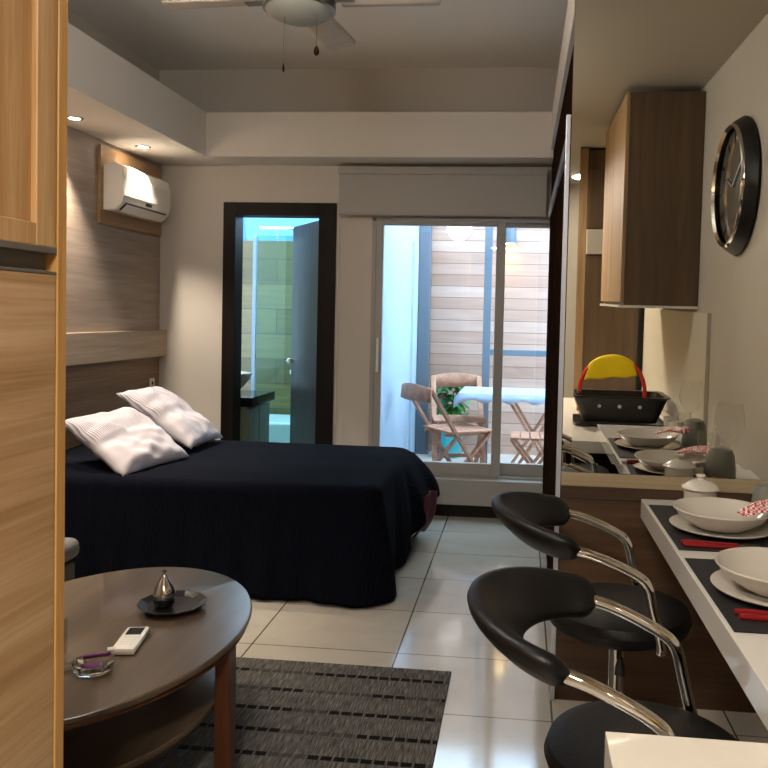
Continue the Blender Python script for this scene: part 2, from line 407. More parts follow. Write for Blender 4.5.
# soffits
b = bmn(); box(b, XL, -2.13, 1.30, YB, ZS, 2.70)
struct('trim_1', b, 'soffit', label='lowered soffit with downlights along the left wall', cat='soffit')
b = bmn(); box(b, -2.13, XW, 5.2, YB, ZS, 2.70)
struct('trim_2', b, 'soffit', label='lowered soffit along the back wall over the blind', cat='soffit')
b = bmn(); box(b, .155, .32, YM, 5.2, 2.46, 2.70); box(b, XW, .32, 5.2, YB, 2.46, 2.70)
struct('trim_3', b, 'soffit', label='white fascia above the dark fitted wardrobes', cat='soffit')
b = bmn(); box(b, .155, XR, YN, YM, 2.62, 3.08)
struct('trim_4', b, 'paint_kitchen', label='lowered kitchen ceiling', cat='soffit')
b = bmn(); box(b, XL, .155, YN, .70, ZS, 2.70)
struct('trim_5', b, 'soffit', label='lowered entrance ceiling behind the camera', cat='soffit')
# step under the glass door
b = bmn(); box(b, -1.40, XW, 5.44, YB+T, .085, .262, .004)
struct('trim_6', b, 'frame', label='pale grey raised sill under the sliding glass door', cat='sill')
b = bmn(); box(b, -1.22, XW, 5.465, YB+.01, 0, .085)
struct('baseboard_back', b, 'blackdoor', label='dark skirting below the sill of the glass door', cat='baseboard')
# cladding on the left wall (structure)
def strip(name, x1, y0, y1, z0, z1, m, label):
    b = bmn(); box(b, XL, x1, y0, y1, z0, z1, .003); return struct(name, b, m, label=label, cat='wall panel')
strip('trim_7', XL+.02, 1.6, YB, 1.235, ZS, 'clad', 'greyed oak cladding on the left wall above the bed')
strip('trim_8', XL+.075, 1.6, YB, 1.05, 1.235, 'clad2', 'projecting greyed oak ledge band above the headboard')
strip('trim_9', XL+.02, 1.6, YB, 0, 1.05, 'clad_low', 'brown oak lower cladding at the head of the bed')

# ------------------------------------------------------------------ bathroom door (door_1) and bathroom
d1 = bpy.data.objects.new('door_1', None); C.objects.link(d1); d1.location = (-1.73, YB, 0); d1['kind'] = 'structure'
d1['label'] = 'open dark bathroom door in its wide espresso frame'; d1['category'] = 'door'
b = bmn(); box(b, -2.12, -2.03, YB-.02, YB+T+.01, 0, 2.15, .003); box(b, -1.43, -1.307, YB-.02, YB+T+.01, 0, 2.15, .003); box(b, -2.03, -1.43, YB-.02, YB+T+.01, 2.06, 2.15, .003)
obj('door_frame', b, 'blackdoor', d1)
hp = Vector((-1.435, YB+T+.02, 0)); ep = Vector((-1.80, 6.20, 0)); dd = (ep-hp).normalized(); nn = Vector((dd.y, -dd.x, 0))
M['door_leaf'] = wood('bluish_grey_door', '#2d3338', '#383f45', '#434b52', 'Z', .3)
b = bmn(); bar(b, hp+Vector((0, 0, 1.04)), ep+Vector((0, 0, 1.04)), .035, 2.03)
leaf = obj('door_leaf', b, 'door_leaf', d1)
b = bmn(); hc = hp+dd*.62+Vector((0, 0, 1.0))
for s in (-1, 1):
    q = hc+nn*.02*s; tube(b, [q, q+nn*.03*s], .02); tube(b, smoothpath([q+nn*.03*s, q+nn*.045*s, q+nn*.047*s-dd*.05, q+nn*.047*s-dd*.11], 4), .008)
    k = q+Vector((0, 0, -.09)); tube(b, [k, k+nn*.008*s], .018)
obj('door_handle', b, 'chrome', leaf, True, label='chrome lever handle')

# bathroom shell
b = bmn(); box(b, -3.3, -1.30, YB+T, 8.0, -.08, 0.0)
struct('floor', b, 'patio_floor', label='pale bathroom floor', cat='floor')
b = bmn(); box(b, -3.3, -1.30, 7.35, 7.45, 0, 2.05)
struct('wall_bathroom_back', b, 'bathtile', label='olive wood-look tiles on the back wall of the bathroom', cat='wall')
b = bmn(); box(b, -3.4, -3.3, YB+T, 7.45, 0, 2.7)
struct('wall_bathroom_left', b, 'bathtile_side', label='tiled left wall of the bathroom', cat='wall')
b = bmn(); box(b, -1.30, -1.2, YB+T, 7.45, 0, 2.7)
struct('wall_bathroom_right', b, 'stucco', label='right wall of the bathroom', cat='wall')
b = bmn(); box(b, -3.3, -1.3, YB+T, 6.1, 2.6, 2.7)
struct('ceiling', b, 'stucco', label='bathroom ceiling', cat='ceiling')
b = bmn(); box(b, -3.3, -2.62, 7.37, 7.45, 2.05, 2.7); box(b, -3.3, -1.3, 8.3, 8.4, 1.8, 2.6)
struct('wall_bathroom_light_well', b, mat('skylight_tinted_render', '#4f7fa8', .9), label='white wall of the light well above the tiles', cat='wall')  # white wall; the blue of the sky light is put into its colour
b = bmn(); box(b, -2.06-.5, -1.35, 6.75, 7.34, 0, .42, .02); 
struct('trim_10', b, 'tub', label='white bathing bench at the far end of the bathroom', cat='bench')
# vanity
t = thing('bathroom_vanity', 'olive grey bathroom vanity with thick black countertop, seen through the door', 'vanity', (-2.4, 6.0, 0))
b = bmn(); box(b, -2.9, -1.95, 5.68, 6.22, .68, .75, .004); obj('countertop', b, 'black', t)
b = bmn(); box(b, -2.88, -2.0, 5.70, 6.20, .1, .679, .003); obj('body', b, 'vanity', t)
for k in range(2):
    b = bmn(); box(b, -2.0, -1.985, 5.705+.25*k, 5.945+.25*k, .12, .66, .003); obj('door', b, 'vanity', t)
t = thing('vessel_sink', 'white bowl-shaped vessel sink on the black bathroom countertop', 'sink', (-2.24, 5.98, .7505))
b = bmn(); lathe(b, [(.0, .0), (.05, .0), (.09, .03), (.155, .10), (.175, .155), (.168, .155), (.14, .10), (.08, .035), (0, .02)], (-2.24, 5.98, .7505)); obj('bowl', b, 'ceramic', t, True)
b = bmn(); tube(b, [(-2.24, 5.98, .772), (-2.24, 5.98, .778)], .022); obj('drain', b, 'chrome', t, True)
t = thing('shower_screen', 'tall clear shower screen with pale blue edge behind the vanity', 'shower screen', (-2.0, 6.34, 0))
b = bmn(); box(b, -2.16, -1.35, 6.335, 6.345, .02, 2.0); obj('pane', b, 'showerglass', t)
b = bmn(); box(b, -2.185, -2.155, 6.325, 6.355, .0, 2.0, .002); obj('edge_profile', b, 'stucco', t)
t = thing('shower_rail', 'thin chrome rail high in the bathroom light well', 'rail', (-2.0, 7.25, 2.12))
b = bmn(); tube(b, [(-2.45, 7.28, 2.16), (-1.5, 7.28, 2.16)], .012); obj('bar', b, 'chrome', t, True)
for x in (-2.3, -1.7):
    b = bmn(); tube(b, [(x, 7.28, 2.16), (x, 7.36, 2.04), (x, 7.36, 2.0)], .006); obj('bracket', b, 'chrome', t, True)

# ------------------------------------------------------------------ sliding glass door (window_1)
w1 = bpy.data.objects.new('window_1', None); C.objects.link(w1); w1.location = (-.45, YB, .262); w1['kind'] = 'structure'
w1['label'] = 'sliding glass door in grey aluminium frames to the patio'; w1['category'] = 'sliding door'
b = bmn(); X0, X1 = -1.05, XW+.10
box(b, X0, X0+.028, YB-.015, YB+.10, .262, 2.05); box(b, X1-.028, X1, YB-.015, YB+.10, .262, 2.05); box(b, X0, X1, YB-.015, YB+.10, 2.03, 2.058); box(b, X0, X1, YB-.015, YB+.10, .262, .278)
obj('window_frame', b, 'frame', w1)
def sash(x0, x1, y0, y1, sl, sr):
    b = bmn(); z0, z1 = .279, 2.03
    box(b, x0, x0+sl, y0, y1, z0, z1, .003); box(b, x1-sr, x1, y0, y1, z0, z1, .003); box(b, x0+sl, x1-sr, y0, y1, z1-.028, z1, .003); box(b, x0+sl, x1-sr, y0, y1, z0, z0+.085, .003)
    s = obj('sash', b, 'frame', w1)
    b = bmn(); ym = (y0+y1)/2; box(b, x0+sl, x1-sr, ym-.003, ym+.003, z0+.085, z1-.028); obj('pane', b, 'glass', s)
    return s
s1 = sash(-1.022, -.125, YB-.012, YB+.03, .05, .062)
s2 = sash(-.19, X1-.028, YB+.045, YB+.085, .055, .06)
b = bmn(); box(b, -1.005, -.99, YB-.032, YB-.012, .98, 1.22, .004); obj('pull_handle', b, 'switch', s1)

# roller blind
t = thing('roller_blind', 'grey roller blind rolled up in its long valance above the glass door', 'blind', (-.55, 5.48, 2.06))
b = bmn(); box(b, -1.275, XW-.025, 5.40, 5.515, 2.335, 2.385, .004); obj('headrail', b, 'blind', t)
b = bmn(); box(b, -1.27, XW-.03, 5.415, 5.43, 2.075, 2.335, .002); obj('fabric', b, 'blind', t)
b = bmn(); tube(b, [(-1.27, 5.4225, 2.07), (XW-.03, 5.4225, 2.07)], .012, 10); obj('bottom_bar', b, 'blind', t, True)
t = thing('curtain_track_cord', 'thin pull cord hanging beside the roller blind', 'cord', (-1.285, 5.49, .6))
b = bmn(); tube(b, [(-1.285, 5.49, 2.37), (-1.285, 5.49, .6)], .004, 6); obj('cord', b, 'switch', t)

# ------------------------------------------------------------------ patio
b = bmn(); box(b, -1.2, 2.2, YB+T, 7.95, -.1, 0.03)
struct('patio_floor', b, 'patio_floor', label='patio paving outside the glass door', cat='floor')
b = bmn(); box(b, -1.2, 2.2, 7.9, 8.0, 0, 3.0)
struct('wall_patio_back', b, 'planks', label='patio wall of pinkish weathered horizontal planks', cat='wall')
b = bmn(); box(b, -1.2, -1.015, YB+T, 7.9, 0, 3.0); box(b, -1.2, -.995, 7.3, 7.6, 0, 2.05)
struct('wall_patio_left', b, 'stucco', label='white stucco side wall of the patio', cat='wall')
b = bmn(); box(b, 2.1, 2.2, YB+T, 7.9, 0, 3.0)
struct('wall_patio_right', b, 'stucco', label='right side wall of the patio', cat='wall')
t = thing('steel_post', 'thick blue steel post at the corner of the plank wall', 'post', (-.93, 7.8, .03))
b = bmn(); box(b, -1.01, -.90, 7.74, 7.86, .03, 3.0, .004); obj('shaft', b, 'outblue', t)
b = bmn(); box(b, -1.012, -.88, 7.72, 7.88, .03, .045, .002); obj('foot_plate', b, 'outblue', t)
t = thing('patio_railing', 'blue steel railing with upright and horizontal bar before the plank wall', 'railing', (-.2, 7.4, .03))
b = bmn(); box(b, -.355, -.285, 7.36, 7.42, .03, 2.9, .004); obj('upright', b, 'outblue', t)
b = bmn(); box(b, -.285, 1.6, 7.37, 7.41, 1.03, 1.085, .004); obj('horizontal_bar', b, 'outblue', t)
t = thing('patio_wall_lamp', 'small grey cylinder wall lamp glowing yellow on the planks', 'lamp', (-.13, 7.85, 2.08))
b = bmn(); tube(b, [(-.13, 7.83, 2.10), (-.13, 7.83, 2.26)], .055, 24); obj('lamp_body', b, 'outblue', t, True)
b = bmn(); box(b, -.16, -.10, 7.86, 7.9, 2.14, 2.22); obj('wall_bracket', b, 'outblue', t)
b = bmn(); tube(b, [(-.13, 7.83, 2.096), (-.13, 7.83, 2.0995)], .045, 20); obj('bulb', b, emis('warm_bulb', (1, .7, .25, 1), 12), t, True)
L = bpy.data.lights.new('wall_lamp_beam', 'SPOT'); L.energy = 7; L.color = (1, .62, .18); L.spot_size = 2.2; L.spot_blend = .9; L.shadow_soft_size = .04
lo = bpy.data.objects.new('wall_lamp_beam', L); C.objects.link(lo); lo.parent = t; lo.location = (0, -.03, .012)

def folding_chair(loc, rz, label, group='folding wooden chairs on the patio', first=[None]):
    """X-frame folding chair, seat at .45, faces +x"""
    if first[0] is None:
        t = thing('folding_chair', label, 'chair', (0, 0, 0), group)
        for s in (-1, 1):
            y = .21*s
            b = bmn(); bar(b, (-.33, y, .80), (.20, y, .0), .022, .045, (0, 1, 0)); obj('leg', b, 'teak', t)
            b = bmn(); bar(b, (.24, y*.86, .45), (-.20, y*.86, .0), .022, .04, (0, 1, 0)); obj('leg', b, 'teak', t)
        b = bmn()
        for k in range(6): box(b, -.15+.068*k, -.092+.068*k, -.23, .23, .452, .468, .004)
        box(b, -.17, .26, -.17, -.15, .425, .452); box(b, -.17, .26, .15, .17, .425, .452)
        obj('seat', b, 'teak', t)
        b = bmn()
        def f(u_, v_):
            y = -.235+.47*u_; z = .70+.10*v_+(.03*math.sin(PI*u_) if v_ > .5 else 0)
            return (-.335-(z-.80)*-.1-.045*math.sin(PI*u_), y, z)
        grid(b, f, 16, 2); obj('backrest', b, 'teak', t, True, solid=.018)
        b = bmn(); box(b, .075, .10, -.2, .2, .13, .16, .003); obj('stretcher', b, 'teak', t)
        first[0] = t; t.location = loc; t.rotation_euler = (0, 0, rz)
        return t
    c = dup(first[0], loc, label, group); c.rotation_euler = (0, 0, rz); return c
folding_chair((-.52, 6.30, .03), .62, 'folding wooden patio chair nearest the stucco wall, seen from behind')
folding_chair((-.53, 6.98, .03), -1.40, 'folding wooden patio chair beside the plant, its curved backrest against the planks')
t = thing('folding_stool', 'backless folding wooden stool in front of the patio table', 'stool', (.12, 6.1, .03))
b = bmn()
for k in range(5): box(b, -.06+.074*k, .006+.074*k, 5.93, 6.27, .475, .493, .004)
obj('seat', b, 'teak', t)
for y in (5.96, 6.24):
    for x0, x1 in ((-.06, .29), (.29, -.06)):
        b = bmn(); bar(b, (x0, y+(.013 if x0 < 0 else -.013), .474), (x1, y+(.013 if x0 < 0 else -.013), .033), .022, .04, (0, 1, 0)); obj('leg', b, 'teak', t)
t = thing('patio_table', 'folding wooden patio table under a pale cloth', 'table', (.1, 6.75, .03))
b = bmn(); box(b, -.50, .72, 6.42, 7.06, .735, .755, .006); obj('tabletop', b, 'teak', t)
for y in (6.47, 7.01):
    for x0, x1 in ((-.10, .34), (.34, -.10)):
        b = bmn(); yy = y+(.014 if x0 < 0 else -.014); bar(b, (x0, yy, .733), (x1, yy, .033), .024, .045, (0, 1, 0)); obj('leg', b, 'teak', t)
b = bmn(); grid(b, lambda u_, v_: (-.53+1.28*u_, 6.39+.70*v_, .762-(.06+.015*math.sin(u_*40+v_*31))*(max(0, abs(u_-.5)-.47)/.03+max(0, abs(v_-.5)-.46)/.04)), 60, 40)
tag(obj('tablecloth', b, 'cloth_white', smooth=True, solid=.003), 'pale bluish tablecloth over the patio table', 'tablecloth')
PX, PY = -.66, 7.63
t = thing('potted_plant', 'leafy green plant in a turquoise pot behind the patio chair', 'plant', (PX, PY, .03))
b = bmn(); lathe(b, [(0, .0), (.10, .0), (.14, .3), (.125, .3), (.11, .26), (0, .26)], (PX, PY, .03)); obj('pot', b, 'pot', t, True)
rnd = random.Random(3)
for mname, cnt in (('leaf', 46), ('leafd', 26)):
    b = bmn()
    for k in range(cnt):
        a = rnd.uniform(0, 2*PI); hh = rnd.uniform(.36, .70); rr = rnd.uniform(.03, .17)
        c = Vector((PX+rr*math.cos(a), PY+rr*math.sin(a)*.8, hh+.03)); L = rnd.uniform(.06, .11)
        rm = Matrix.Rotation(a, 3, 'Z') @ Matrix.Rotation(rnd.uniform(-.6, .9), 3, 'Y') @ Matrix.Rotation(rnd.uniform(-.6, .6), 3, 'X')
        pts = [(-L, 0, 0), (-L*.3, L*.42, .01), (L*.5, L*.3, .005), (L, 0, -.012), (L*.5, -L*.3, .005), (-L*.3, -L*.42, .01)]
        vs = [b.verts.new(c+rm @ Vector(p)) for p in pts]; cc = b.verts.new(c)
        for i in range(6): b.faces.new((vs[i], vs[(i+1) % 6], cc))
    obj('foliage', b, mname, t, solid=.002)
b = bmn(); [tube(b, [(PX, PY, .29), (PX+.06*math.cos(a), PY+.06*math.sin(a), .5), (PX+.15*math.cos(a), PY+.15*math.sin(a), .68)], .006, 6) for a in (0, 1.2, 2.5, 3.8, 5)]; obj('stem', b, 'leafd', t)

# ------------------------------------------------------------------ fitted wardrobes right of the glass door
t = thing('fitted_wardrobe', 'floor-to-ceiling espresso wardrobe block with mirrored end, right of the glass door', 'wardrobe', (.55, 4.2, 0))
b = bmn(); box(b, XW+.02, XR-.002, YM+.02, YB-.04, 0, 2.458); obj('carcass', b, 'espresso', t)
for k in range(3):
    y0 = YM+.025+k*.856; b = bmn(); box(b, XW, XW+.019, y0, y0+.850, 2.105, 2.455, .002); obj('upper_door', b, 'espresso', t)
for k in range(2):
    y0 = YM+.025+k*1.285; b = bmn(); box(b, XW-.002+.0*k, XW+.019, y0, y0+1.283, .06, 2.06, .002); d = obj('sliding_door', b, 'espresso', t)
    b = bmn(); box(b, XW-.006, XW-.0025, y0+.002, y0+.028, .06, 2.06); obj('edge_grip', b, 'espresso', d)
b = bmn(); box(b, XW-.018, XW+.019, YM+.0, YB-.04, 2.062, 2.103, .002); obj('top_rail', b, 'alu', t)
b = bmn(); box(b, .137, .153, YM-.012, YM+.022, 0, 2.10, .002); obj('corner_profile', b, 'silver_profile', t)
b = bmn(); box(b, .158, XW+.02, YM+.0, YM+.02, 2.105, 2.458, .001); obj('end_stile', b, 'espresso', t)
b = bmn(); box(b, .155, XR-.002, YM, YM+.019, .0, .735, .002); obj('end_panel', b, 'panel', t, label='brown wood end panel below the mirror')
b = bmn(); box(b, .155, XR-.002, YM-.004, YM+.019, .737, .782, .002); obj('lower_band', b, 'panel', t)
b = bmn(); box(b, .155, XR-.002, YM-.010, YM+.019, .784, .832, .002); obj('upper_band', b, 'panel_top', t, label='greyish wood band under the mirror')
# mirror, leaning a hair forward at the top, bevelled rim
tilt = .0125
def mir(p):   # p: x, z, depth toward the camera
    return Vector((p[0], YM-.001-p[2]-(p[1]-.84)*tilt, p[1]))
t = thing('wall_mirror', 'large frameless wall mirror above the far end of the bar, reflecting the kitchen', 'mirror', (.56, YM, .835))
x0, x1, z0, z1, bv = .155, XR-.003, .834, 2.615, .034
b = bmn(); vs = [b.verts.new(mir(p)) for p in ((x0+bv, z0+bv, .006), (x1, z0+bv, .006), (x1, z1, .006), (x0+bv, z1, .006))]; b.faces.new(vs)
vb = [b.verts.new(mir(p)) for p in ((x0, z0, -.012), (x1, z0, -.012), (x1, z1, -.012), (x0, z1, -.012))]; b.faces.new(vb[::-1])
obj('mirror_sheet', b, 'mirror', t)
b = bmn(); dz = .0005
A = [b.verts.new(mir(p)) for p in ((x0, z0, .006-dz), (x1, z0, .006-dz), (x0, z1, .006-dz), (x0+bv, z0+bv, .006), (x1, z0+bv, .006), (x0+bv, z1, .006))]
b.faces.new((A[0], A[1], A[4], A[3])); b.faces.new((A[0], A[3], A[5], A[2])); obj('bevelled_rim', b, 'mirror', t)

# ------------------------------------------------------------------ oak wardrobe in the left foreground
WX = -.75
t = thing('oak_wardrobe', 'tall honey oak wardrobe filling the left foreground', 'wardrobe', (-1.05, .6, 0))
b = bmn(); box(b, -1.35, WX-.022, -.6, 1.227, 0, ZS-.004); obj('carcass', b, 'oakh', t)
b = bmn(); box(b, -1.35, WX+.002, 1.228, 1.253, 0, ZS-.004, .0015); obj('side_panel', b, 'oakedge', t, label='bright oak end panel edge')
for y0, y1 in ((.62, 1.226), (.0, .616), (-.6, -.004)):
    b = bmn(); box(b, WX-.022, WX, y1-.052, y1, 1.475, ZS-.006, .0015); box(b, WX-.022, WX, y0, y0+.052, 1.475, ZS-.006, .0015)
    box(b, WX-.021, WX-.001, y0+.05, y1-.05, 1.475, 1.51, .0015); box(b, WX-.021, WX-.001, y0+.05, y1-.05, ZS-.06, ZS-.006, .0015)
    d = obj('upper_door', b, 'oakv', t)
    b = bmn(); box(b, WX-.021, WX-.010, y0+.05, y1-.05, 1.51, ZS-.06); obj('inset_panel', b, 'oakv', d)
    b = bmn(); box(b, WX-.021, WX, y0, y1, .08, 1.432, .0015); obj('lower_door', b, 'oakh', t)
b = bmn(); box(b, WX-.022, WX+.001, -.6, 1.226, 1.465, 1.475, .001); box(b, WX-.022, WX+.001, -.6, 1.226, 1.432, 1.437, .001); box(b, WX-.0225, WX-.018, -.6, 1.226, 1.437, 1.465)
obj('handle_channel', b, 'alu_dark', t, label='grey metal handle channel')

# ------------------------------------------------------------------ air conditioner and its board
b = bmn(); box(b, XL+.021, XL+.042, 4.66, 5.49, 1.90, 2.375, .002)
tag(obj('mounting_board', b, wood('board_oak', '#8a6c4c', '#9c7d5a', '#ad8e6b', 'Y', .45)), 'square oak mounting board behind the air conditioner', 'board')
t = thing('air_conditioner', 'white split air conditioner unit high on the oak mounting board', 'air conditioner', (XL+.042, 5.08, 1.985))
prof = [(0, 2.27), (.12, 2.285), (.185, 2.262), (.205, 2.20), (.212, 2.075), (.195, 2.035), (.12, 1.995), (0, 1.995)]
AD = .60
b = bmn(); prism(b, [(XL+.043+p[0]*AD, p[1]-.01) for p in prof], 'Y', 4.685, 5.345)
bmesh.ops.bevel(b, geom=[e for e in b.edges if abs(e.verts[0].co.y-e.verts[1].co.y) < 1e-4], offset=.006, segments=2, affect='EDGES')
obj('casing', b, 'ac', t, True)
def acx(p, d=0): return (XL+.043+p[0]*AD+d, p[1]-.01)
b = bmn(); prism(b, [acx((.183, 2.262)), acx((.205, 2.20)), acx((.212, 2.085)), acx((.212, 2.085), .004), acx((.205, 2.20), .005), acx((.183, 2.262), .004)], 'Y', 4.688, 5.342); obj('front_cover', b, 'ac', t)
b = bmn(); prism(b, [acx((.199, 2.045), .001), acx((.193, 2.034), .001), acx((.13, 1.998), -.001), acx((.14, 2.02))], 'Y', 4.73, 5.30); obj('air_slot', b, 'blackplastic', t)
b = bmn(); prism(b, [acx((.21, 2.030), .0), acx((.21, 2.030), .004), acx((.135, 1.988), .004), acx((.135, 1.988), -.001)], 'Y', 4.74, 5.29); obj('louver', b, 'ac', t)
b = bmn(); px_ = acx((.208, 2.066), 0)[0]; box(b, px_-.004, px_+.003, 4.99, 5.07, 2.046, 2.064, .001); obj('display', b, 'screen', t)
# wall switch
t = thing('wall_socket', 'small white wall socket at the end of the lower oak cladding', 'socket', (XL+.02, 5.40, .80))
b = bmn(); box(b, XL+.021, XL+.03, 5.365, 5.435, .785, .895, .003); obj('cover_plate', b, 'switch', t)
b = bmn(); [tube(b, [(XL+.029, 5.40, z), (XL+.031, 5.40, z)], .014, 16) for z in (.82, .86)]; obj('outlet', b, 'rubber', t)

# downlights
def downlight(loc, label, grp, pw, size=1.5, col=(1, .86, .70)):
    x, y, z = loc
    t = thing('recessed_downlight', label, 'downlight', (x, y, z-.012), grp)
    b = bmn(); lathe(b, [(.030, -.004), (.046, -.004), (.050, 0), (.030, 0)], (x, y, z), 32); obj('trim_ring', b, 'nickel', t, True)
    b = bmn(); lathe(b, [(0, -.003), (.030, -.003), (.030, -.001), (0, -.001)], (x, y, z), 24); obj('bulb_face', b, 'lampon', t)
    L = bpy.data.lights.new('downlight_beam', 'SPOT'); L.energy = pw; L.color = col; L.spot_size = size; L.spot_blend = .6; L.shadow_soft_size = .03
    lo = bpy.data.objects.new('downlight_beam', L); C.objects.link(lo); lo.parent = t; lo.location = (0, 0, -.0)
    return t
DL = 62
downlight((-2.42, 4.90, ZS), 'small lit downlight in the left soffit nearest the air conditioner', 'soffit downlights', DL)
downlight((-2.45, 4.17, ZS), 'small lit downlight in the left soffit beside the oak wardrobe edge', 'soffit downlights', DL)
for y in (3.35, 2.5, 1.7): downlight((-2.45, y, ZS), 'small lit downlight in the left soffit hidden by the oak wardrobe', 'soffit downlights', DL)

# ------------------------------------------------------------------ ceiling fan
fx, fy = -.855, 2.95
t = thing('ceiling_fan', 'white ceiling fan with frosted light bowl and two pull chains', 'ceiling fan', (fx, fy, 2.46))
b = bmn(); tube(b, [(fx, fy, 2.66), (fx, fy, 3.03)], .013, 12); obj('downrod', b, 'nickel', t, True)
b = bmn(); lathe(b, [(0, 3.079), (.065, 3.079), (.06, 3.03), (.02, 3.0), (0, 3.0)], (fx, fy, 0), 28); obj('canopy', b, 'nickel', t, True)
b = bmn(); lathe(b, [(0, 2.68), (.06, 2.67), (.105, 2.63), (.11, 2.57), (.135, 2.545), (.135, 2.505), (.12, 2.50), (0, 2.50)], (fx, fy, 0), 36); obj('motor_housing', b, 'nickel', t, True)
b = bmn(); lathe(b, [(.126, 2.503), (.118, 2.492), (.09, 2.475), (.05, 2.463), (0, 2.458)], (fx, fy, 0), 36); obj('light_shade', b, 'fanglass', t, True)
for k in range(4):
    a = math.radians(-4+90*k); R = Matrix.Rotation(a, 4, 'Z')
    b = bmn()
    def f(u_, v_):
        x = .15+.385*u_; w = (.055+.018*u_)*(1 if u_ < .93 else math.sqrt(max(0, 1-((u_-.93)/.075)**2)))
        y = (v_-.5)*2*w; return Vector((x, y, y*-.20))
    grid(b, f, 24, 6); b.transform(Matrix.Translation((fx, fy, 2.545)) @ R); obj('blade', b, 'fanblade', t, True, solid=.007)
    b = bmn(); box(b, .09, .21, -.018, .018, -.012, -.004, .002); b.transform(Matrix.Translation((fx, fy, 2.545)) @ R); obj('blade_arm', b, 'nickel', t)
for dx, z1_, rr in ((-.045, 2.275, .005), (.078, 2.335, .011)):
    b = bmn(); tube(b, [(fx+dx, fy-.04, 2.50), (fx+dx, fy-.04, z1_+.02)], .0016, 6); c = obj('pull_chain', b, 'nickel', t)
    b = bmn(); lathe(b, [(0, z1_-.012), (rr*.7, z1_-.006), (rr, z1_+.004), (rr*.5, z1_+.02), (0, z1_+.026)], (fx+dx, fy-.04, 0), 12); obj('chain_pull', b, 'espresso', c, True)

# ------------------------------------------------------------------ bed
t = thing('bed', 'bed base and mattress hidden under the black bedspread', 'bed', (-1.6, 4.3, 0))
b = bmn(); box(b, -2.56, -.72, 3.76, 4.88, .12, .30, .02); obj('base', b, 'darkfab', t)
b = bmn(); box(b, -2.56, -.71, 3.75, 4.89, .301, .53, .05, 4); obj('mattress', b, 'pillow', t, True)
for x in (-2.5, -.8):
    for y in (3.82, 4.82):
        b = bmn(); tube(b, [(x, y, 0), (x, y, .12)], .025, 12); obj('leg', b, 'rubber', t)
BX0, BX1, BY0, BY1, BZ = -2.585, -.66, 3.70, 4.94, .557
def outline(s, off=0.0):
    """point at arc fraction s round the rounded plan rectangle (counter-clockwise from head front corner) with outward normal"""
    x0, x1, y0, y1 = BX0, BX1, BY0, BY1; rc = .12
    segs = [((x0, y0), (x1-rc, y0), (0, -1)), None, ((x1, y0+rc), (x1, y1-rc), (1, 0)), None, ((x1-rc, y1), (x0, y1), (0, 1))]
    L = [x1-rc-x0, rc*PI/2, y1-y0-2*rc, rc*PI/2, x1-rc-x0]; tot = sum(L); d = s*tot
    for i, l_ in enumerate(L):
        if d <= l_ or i == 4: break
        d -= l_
    f = min(1, d/L[i])
    if i in (0, 2, 4):
        a, c, nrm = segs[i]; p = Vector((a[0]+(c[0]-a[0])*f, a[1]+(c[1]-a[1])*f, 0)); nv = Vector((*nrm, 0))
    elif i == 1:
        a = -PI/2+f*PI/2; nv = Vector((math.cos(a), math.sin(a), 0)); p = Vector((x1-rc, y0+rc, 0))+nv*rc
    else:
        a = f*PI/2; nv = Vector((math.cos(a), math.sin(a), 0)); p = Vector((x1-rc, y1-rc, 0))+nv*rc
    return p, nv
def drape(s, h, scale=1):
    """h from 0 (top edge) to 1 (hem)"""
    p, nv = outline(s)
    foot = max(0, min(1, (p.x-(-1.0))/.34)); back = max(0, min(1, (p.y-4.25)/.6))
    zh = .02+.27*(foot*back)                        # the hem rides up at the far foot corner
    corner = max(0, 1-abs(p.y-3.76)/.35)*foot
    bulge = .035*math.sin(h*PI*.5)+.14*foot*back*math.sin(min(1, h*1.0)*PI*.5)+.06*corner*h
    wav = (.006+.014*foot)*h*math.sin(s*70+2.3*math.sin(s*23))+.006*h*math.sin(s*210)
    head = max(0, 1-(p.x-BX0)/.55) if p.y < 4 else 0
    wav += head*(.05*h+.035)*(.5+.5*math.sin(s*120+.8))
    rd = .045                                       # rounded top edge
    z = BZ-(BZ-zh)*h
    if h < .09: k = h/.09; z = BZ-rd*(1-math.cos(k*PI/2)); out = rd*math.sin(k*PI/2)-rd
    else: out = 0
    q = p+nv*(out+bulge+wav); q.z = z+.004*math.sin(s*60)*h
    return q
b = bmn(); NS, NH = 260, 26; hs = [0, .02, .045, .07, .09]+[.09+.91*(k+1)/(NH-4) for k in range(NH-4)]
rings = []
for j, h in enumerate(hs): rings.append([b.verts.new(drape(i/NS, h)) for i in range(NS+1)])
for j in range(len(hs)-1):
    for i in range(NS): b.faces.new((rings[j][i], rings[j][i+1], rings[j+1][i+1], rings[j+1][i]))
# top surface: rings shrinking toward the centre line
cx, cy = -1.7, (BY0+BY1)/2; prev = rings[0]
for sc_ in (.93, .84, .72, .58, .42, .25, .1):
    cur = []
    for i in range(NS+1):
        p = rings[0][i].co; q = Vector((cx+(p.x-cx)*sc_, cy+(p.y-cy)*sc_, 0)) if True else p
        if i in (0, NS): q.x = BX0+(1-sc_)*.0
        q.z = BZ+.010*noise.noise(Vector((q.x*3, q.y*4, 0)))+.006*math.sin(PI*min(1, (1-sc_)*1.2))
        hd = max(0, 1-(q.x-BX0)/.5)*max(0, 1-(q.y-BY0)/.4); q.z += .12*hd
        cur.append(b.verts.new(q))
    for i in range(NS): b.faces.new((prev[i], prev[i+1], cur[i+1], cur[i]))
    prev = cur
try: b.faces.new(prev)
except Exception: pass
tag(obj('bedspread', b, 'bedspread', smooth='all', origin=(-1.6, 4.3, .0), solid=.006), 'black quilted bedspread draped to the floor over the bed', 'bedspread')
b = bmn()
